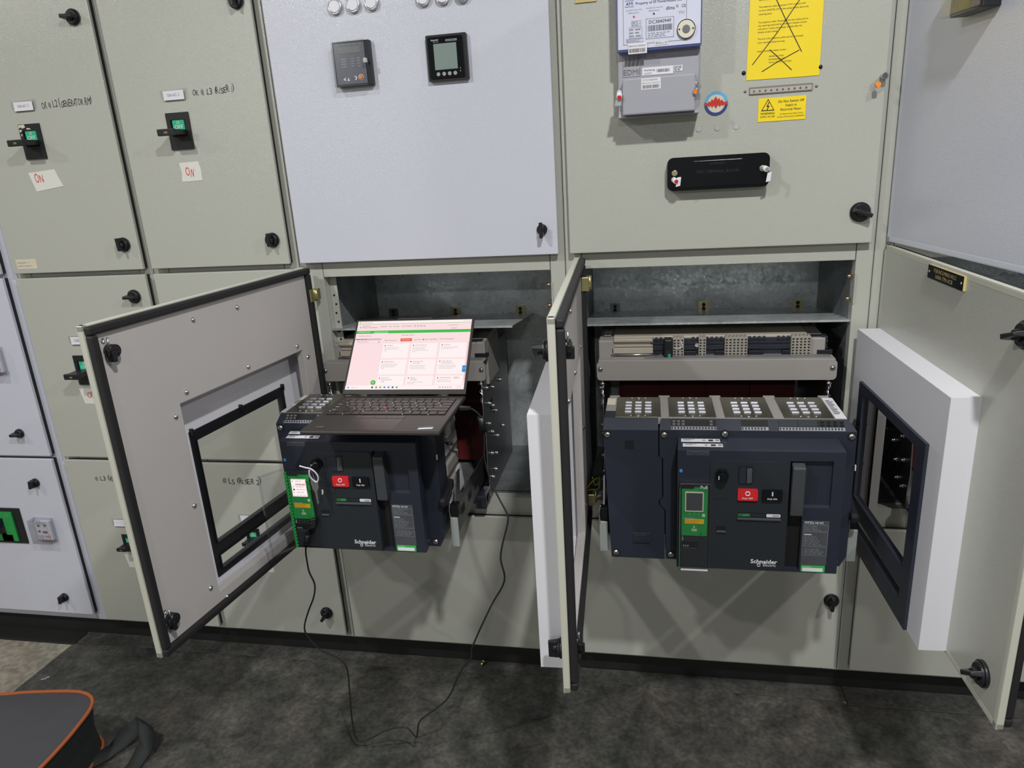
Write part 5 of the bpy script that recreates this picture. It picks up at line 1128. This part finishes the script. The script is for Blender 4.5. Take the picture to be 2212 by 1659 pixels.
cards = [('Configure', ['Setup protection, alarms, I/Os and', 'communication parameters of the', 'device']), ('Device Check Up', ['Firmware check, Check that the', 'device is healthy, view device', 'status, measurement, alarms/histories', 'and logs']), ('Firmware', ['View the device firmware compatibility', 'status and upgrade if needed']),
         ('Digital Modules', ['Add and activate new features to the', 'circuit and activate or buy the Digital', 'Modules from Schneider Electric', 'website']), ('Automatic Trip|Curve Test', ['Perform test to ensure that the main', 'protection functions are working', 'correctly and are ready for operation']), ('Zone Selective|Interlocking Test', ['Verify the link wiring between multiple', 'circuit breakers communicating to allow', 'Selective Interlocking (ZSI) system']),
         ('Prepare For|Primary Injection|Tests', []), ('Replace|Micrologic', ['Replace Micrologic with a different or', 'identical model']), ('Check Selectivity', ['At least two breakers must be', 'configured to enable this function'])]
cu = [(.258, .492), (.506, .738), (.752, .985)]; cv_ = [(.338, .560), (.574, .795), (.808, .945)]
for i, (hd, bd) in enumerate(cards):
    u0, u1 = cu[i % 3]; v0, v1 = cv_[i // 3]
    R_(u0, u1, v0, v1, 'scrw'); s.outline(U(u0), U(u1), V(v1), V(v0), .0003, y - .0003, 'scrl')
    R_(u0 + .018, u0 + .026, v0 + .028, v0 + .044, 'scrt', y - .0003)
    hl = hd.split('|')
    for j, tx in enumerate(hl): T_(tx, u0 + .04, v0 + .026 + j * .026, .0150, 'ink', wmax=len(tx) * .0078)
    for j, tx in enumerate(bd): T_(tx, u0 + .018, v0 + .034 + .027 * len(hl) + j * .021, .0098, wmax=u1 - u0 - .03)
Tf('BETA', .915, .945, .838, .852); s.outline(U(.905), U(.955), V(.858), V(.832), .0003, y - .0004, 'scrt')
s.cyl((U(.232), y, V(.905)), (U(.232), y - .0010, V(.905)), .0062, k='scrg', n=28); s.quad(U(.232) - .0028, U(.232) + .0028, V(.905) - .0004, V(.905) + .0004, y - .0014, 'scrw'); s.quad(U(.232) - .0004, U(.232) + .0004, V(.905) - .0028, V(.905) + .0028, y - .0014, 'scrw')
R_(.968, 1, .672, .765, 'scrb', y - .0006); Tf('Help', .973, .995, .70, .725, 'scrw'); R_(.992, .999, .33, .88, 'scrl', y - .0003)
R_(0, 1, .947, 1, 'scrw', y - .0006)
for dx, dz in ((0, 0), (.0075, 0), (0, .014), (.0075, .014)): R_(.018 + dx, .0245 + dx, .962 + dz, .974 + dz, 'scrb', y - .0009)
s.ring((U(.060), y - .0009, V(.974)), .0014, .00025, k='scrt', n=14, m=4); Tf('Search', .072, .108, .966, .984)
for q, kk in enumerate(('scrt', 'scrr', 'scrg', 'scrb', 'scrb', 'navy', 'scrg')): R_(.225 + q * .035, .240 + q * .035, .962, .986, kk, y - .0009)
for q in range(5): R_(.80 + q * .022, .808 + q * .022, .970, .980, 'scrt', y - .0009)
Tf('9:16 AM', .945, .985, .957, .970); Tf('30/1/2024', .94, .985, .977, .990)
s.build('screen', lid, label='lit screen showing a pinkish white software page')

# ------------------------------------------------------------------ cable from the breaker's port to the laptop
t = thing('usb_cable', 'thin black cable hanging in a loop from the left breaker to the laptop', 'cable', (-0.60, -0.34, 0.003))
O = Vector((-0.60, -0.34, 0.003)); L = lambda *p: Vector(p) - O
path = [(-0.792, -0.3455, 0.606), (-0.798, -0.342, 0.585), (-0.800, -0.34, 0.567), (-0.799, -0.34, 0.529), (-0.790, -0.34, 0.495), (-0.798, -0.34, 0.459), (-0.818, -0.34, 0.418), (-0.835, -0.34, 0.375), (-0.833, -0.34, 0.348), (-0.806, -0.34, 0.309), (-0.783, -0.34, 0.298), (-0.754, -0.34, 0.282), (-0.740, -0.34, 0.256), (-0.742, -0.34, 0.193), (-0.747, -0.34, 0.121), (-0.747, -0.34, 0.055), (-0.739, -0.34, 0.034), (-0.725, -0.34, 0.036), (-0.705, -0.34, 0.045), (-0.664, -0.34, 0.073), (-0.631, -0.34, 0.087), (-0.603, -0.34, 0.090), (-0.590, -0.34, 0.077), (-0.580, -0.34, 0.063), (-0.574, -0.34, 0.085), (-0.567, -0.34, 0.112), (-0.548, -0.34, 0.133), (-0.498, -0.34, 0.178), (-0.475, -0.34, 0.212), (-0.459, -0.34, 0.25), (-0.44, -0.34, 0.286), (-0.417, -0.34, 0.317), (-0.411, -0.34, 0.35), (-0.36, -0.34, 0.461), (-0.326, -0.33, 0.524), (-0.333, -0.32, 0.572), (-0.330, -0.31, 0.602), (-0.318, -0.29, 0.65), (-0.320, -0.28, 0.668), (-0.339, -0.26, 0.692), (-0.359, -0.245, 0.726), (-0.370, -0.238, 0.762), (-0.374, -0.236, 0.794), (-0.371, -0.236, 0.827), (-0.370, -0.238, 0.870), (-0.378, -0.241, 0.895), (-0.393, -0.246, 0.910), (-0.404, -0.248, 0.912)]
MB('rubber').tube([L(*p) for p in path], 0.0021, 8, sub=5).build('cord', t)
m = MB('black'); m.cyl(L(-0.784, -0.346, 0.634), L(-0.792, -0.3455, 0.602), 0.0072, 0.0066, n=16)
for q in (.25, .5, .75): P = Vector((-0.784, -0.346, 0.634)).lerp(Vector((-0.792, -0.3455, 0.602)), q); m.cyl(P - O + Vector((.0003, 0, .0012)), P - O, 0.0078, n=16)
m.tube([L(-0.784, -0.346, 0.634), L(-0.777, -0.347, 0.650), L(-0.768, -0.346, 0.664)], 0.0036, 8)
m.hull8([L(-0.776, -0.350, 0.648), L(-0.760, -0.350, 0.652), L(-0.760, -0.337, 0.652), L(-0.776, -0.337, 0.648), L(-0.771, -0.348, 0.672), L(-0.757, -0.346, 0.676), L(-0.757, -0.335, 0.676), L(-0.771, -0.335, 0.672)], b=.002)
m.build('breaker_plug', t, label='moulded plug in the breaker port')
m = MB('black'); m.hull8([L(-0.419, -0.254, 0.9075), L(-0.394, -0.252, 0.9085), L(-0.394, -0.243, 0.9085), L(-0.419, -0.243, 0.9075), L(-0.419, -0.254, 0.9165), L(-0.394, -0.252, 0.9155), L(-0.394, -0.243, 0.9155), L(-0.419, -0.243, 0.9165)], b=.0015)
m.cyl(L(-0.374, -0.2395, 0.888), L(-0.3705, -0.2365, 0.852), 0.0085, n=18); m.build('laptop_plug', t, label='plug in the laptop and the thick bead behind it')

# ------------------------------------------------------------------ keys hanging from the left breaker's lock
K0 = Vector((-0.7388, -0.352, 0.720)); L = lambda *p: Vector(p) - K0
t = thing('key_bunch', 'steel keys with a white cable tie hanging from the left breaker lock', 'keys', K0)
m = MB('steel'); m.hull8([L(-0.7402, -0.356, 0.801), L(-0.7374, -0.356, 0.801), L(-0.7374, -0.350, 0.801), L(-0.7402, -0.350, 0.801), L(-0.7402, -0.372, 0.815), L(-0.7374, -0.372, 0.815), L(-0.7374, -0.350, 0.815), L(-0.7402, -0.350, 0.815)], b=.0008); m.build('lock_key', t)
m = MB('steel'); m.tube([L(-0.740, -0.368, 0.812), L(-0.7455, -0.366, 0.800), L(-0.7465, -0.362, 0.785), L(-0.743, -0.360, 0.772), L(-0.7375, -0.361, 0.776), L(-0.7365, -0.364, 0.792), L(-0.739, -0.368, 0.808), L(-0.740, -0.368, 0.812)], 0.0011, 6); m.build('key_ring', t)
m = MB('steel')
m.poly([(p[0] - K0.x, p[1] - K0.z) for p in ((-0.7470, 0.775), (-0.7430, 0.782), (-0.7350, 0.782), (-0.7290, 0.774), (-0.7290, 0.763), (-0.7330, 0.755), (-0.7350, 0.750), (-0.7340, 0.735), (-0.7350, 0.731), (-0.7335, 0.727), (-0.7355, 0.721), (-0.7385, 0.721), (-0.7400, 0.750), (-0.7445, 0.758))], -0.0100, -0.0078, 'xz')
m.build('hanging_key', t)
m = MB('lens'); m.tube([L(-0.762, -0.372, 0.819), L(-0.748, -0.370, 0.814), L(-0.738, -0.370, 0.812), L(-0.728, -0.368, 0.802), L(-0.7245, -0.366, 0.789), L(-0.730, -0.364, 0.777), L(-0.738, -0.366, 0.783), L(-0.742, -0.370, 0.796), L(-0.740, -0.372, 0.809)], 0.0017, 8)
m.tube([L(-0.727, -0.352, 0.752), L(-0.7265, -0.352, 0.746), L(-0.728, -0.352, 0.741)], 0.002, 6); m.build('cable_tie', t, label='white plastic cable tie')

# ------------------------------------------------------------------ tool bag and bits on the floor
BZ = 0.003
t = thing('tool_bag', 'charcoal bag with orange piping lying on the floor, bottom left', 'bag', (-1.60, -0.60, BZ), R(0))
O = Vector((-1.60, -0.60, BZ)); top = [(-1.86, -0.44), (-1.713, -0.419), (-1.642, -0.403), (-1.528, -0.386), (-1.475, -0.388), (-1.438, -0.407), (-1.418, -0.440), (-1.408, -0.485), (-1.399, -0.55), (-1.396, -0.64), (-1.405, -0.80), (-1.46, -0.86), (-1.82, -0.87), (-1.88, -0.82)]
bot = [(x - .004 if x < -1.6 else x - .012, y + (.004 if y > -.6 else -.004)) for x, y in top]
n = len(top); vs = [(x - O.x, y - O.y, 0.0) for x, y in bot] + [(x * 1.0 - O.x + (-.010 if x > -1.6 else .0), y - O.y - (.006 if y > -.6 else 0), 0.075) for x, y in top] + [(x - O.x, y - O.y, 0.147) for x, y in top]
m = MB('fabricd'); m.raw(vs, [tuple(range(n))] + [(j * n + i, j * n + (i + 1) % n, (j + 1) * n + (i + 1) % n, (j + 1) * n + i) for j in (0, 1) for i in range(n)], smooth=False)
m.build('side_panel', t, label='black nylon side wall')
m = MB('fabric'); tv = [(x - O.x, y - O.y, 0.147) for x, y in top]; cx = sum(v[0] for v in tv) / n; cy = sum(v[1] for v in tv) / n
rings = [tv] + [[((x - cx) * q + cx, (y - cy) * q + cy, 0.147 + h) for x, y, _ in tv] for q, h in ((.93, .005), (.6, .009), (.2, .010))]
m.raw([v for r in rings for v in r], [(j * n + i, j * n + (i + 1) % n, (j + 1) * n + (i + 1) % n, (j + 1) * n + i) for j in range(3) for i in range(n)] + [tuple(range(3 * n, 4 * n))], smooth=True)
m.build('top_panel', t, label='charcoal woven top panel')
MB('orangep').tube([(x, y, z + .002) for x, y, z in tv] + [(tv[0][0], tv[0][1], .149)], 0.0048, 8).build('piping', t, label='orange piping along the top edge')
MB('orangep').tube([(x - O.x + .002, y - O.y, 0.006) for x, y in bot] + [(bot[0][0] - O.x, bot[0][1] - O.y, .006)], 0.0042, 8).build('piping', t, label='orange piping along the bottom edge')
sp = MB('web'); ctr = [(-1.425, -0.470, 0.010), (-1.400, -0.440, 0.012), (-1.370, -0.408, 0.035), (-1.340, -0.386, 0.058), (-1.322, -0.380, 0.064), (-1.310, -0.392, 0.050), (-1.303, -0.420, 0.022), (-1.305, -0.465, 0.006), (-1.318, -0.53, 0.004), (-1.33, -0.60, 0.004)]
wd = [(0.010, -0.020, -.004), (0.012, -0.018, -.004), (0.013, -0.013, -.014), (0.008, -0.006, -.020), (0.016, 0.004, -.018), (0.020, 0.002, -.014), (0.020, -0.004, -.008), (0.020, -0.002, 0), (0.020, 0.003, 0), (0.020, 0.003, 0)]
vs = []
for (x, y, z), (a, b, c) in zip(ctr, wd):
    for s in (-1, 1):
        for h in (-.0008, .0008): vs.append((x + s * a - O.x, y + s * b - O.y, max(z + s * c, 0.001) + h))
fs = []
for i in range(len(ctr) - 1):
    a = i * 4; b = a + 4; fs += [(a, a + 2, b + 2, b), (a + 1, b + 1, b + 3, a + 3), (a, b, b + 1, a + 1), (a + 2, a + 3, b + 3, b + 2)]
sp.raw(vs, fs, smooth=True); sp.build('shoulder_strap', t, label='twisted black webbing strap')
m = MB('brass'); m.cyl((0, 0, 0), (0.004, 0.010, 0.003), 0.0035, n=10); m.cyl((0.004, 0.010, 0.003), (0.005, 0.013, 0.004), 0.006, n=6)
o = m.build('dropped_bolt', None, (-0.494, 0.008, 0.0095)); tag(o, 'small brass bolt dropped beside the plinth below the open cell', 'bolt')
m = MB('steel'); m.box(-0.004, 0.012, -0.003, 0.003, 0, 0.0012, 0.0004); m.box(0.010, 0.020, -0.002, 0.006, 0.0, 0.003, 0.0008); o = m.build('metal_offcut', None, (-1.832, -0.195, 0.0033), R(25)); tag(o, 'tiny bright metal scrap lying on the mat, left of the photo', 'scrap')

# ------------------------------------------------------------------ light: two rows of ceiling lamps in the switch room
def lamp(x, y, watts, z=2.80, size=0.11, col=(1.0, 1.0, 0.98)):
    l = bpy.data.lights.new('ceiling_lamp', 'AREA'); l.shape = 'DISK'; l.size = size; l.energy = watts; l.color = col
    o = bpy.data.objects.new('ceiling_lamp', l); COL.objects.link(o); o.location = (x, y, z)
for x, w in ((-3.5, 22), (-1.55, 34), (0.38, 54), (2.35, 40)): lamp(x, -1.70, w)
for x, w in ((-3.2, 80), (0.25, 44)): lamp(x, -4.9, w, 2.72, 0.25)
wd_ = bpy.data.worlds.new('room_air'); bpy.context.scene.world = wd_; wd_.use_nodes = True
wd_.node_tree.nodes['Background'].inputs[0].default_value = (0.5, 0.5, 0.5, 1); wd_.node_tree.nodes['Background'].inputs[1].default_value = 0.1
vs_ = bpy.context.scene.view_settings
vs_.view_transform = 'Standard'; vs_.look = 'None'; vs_.gamma = 1; vs_.exposure = 0.0; vs_.use_curve_mapping = False
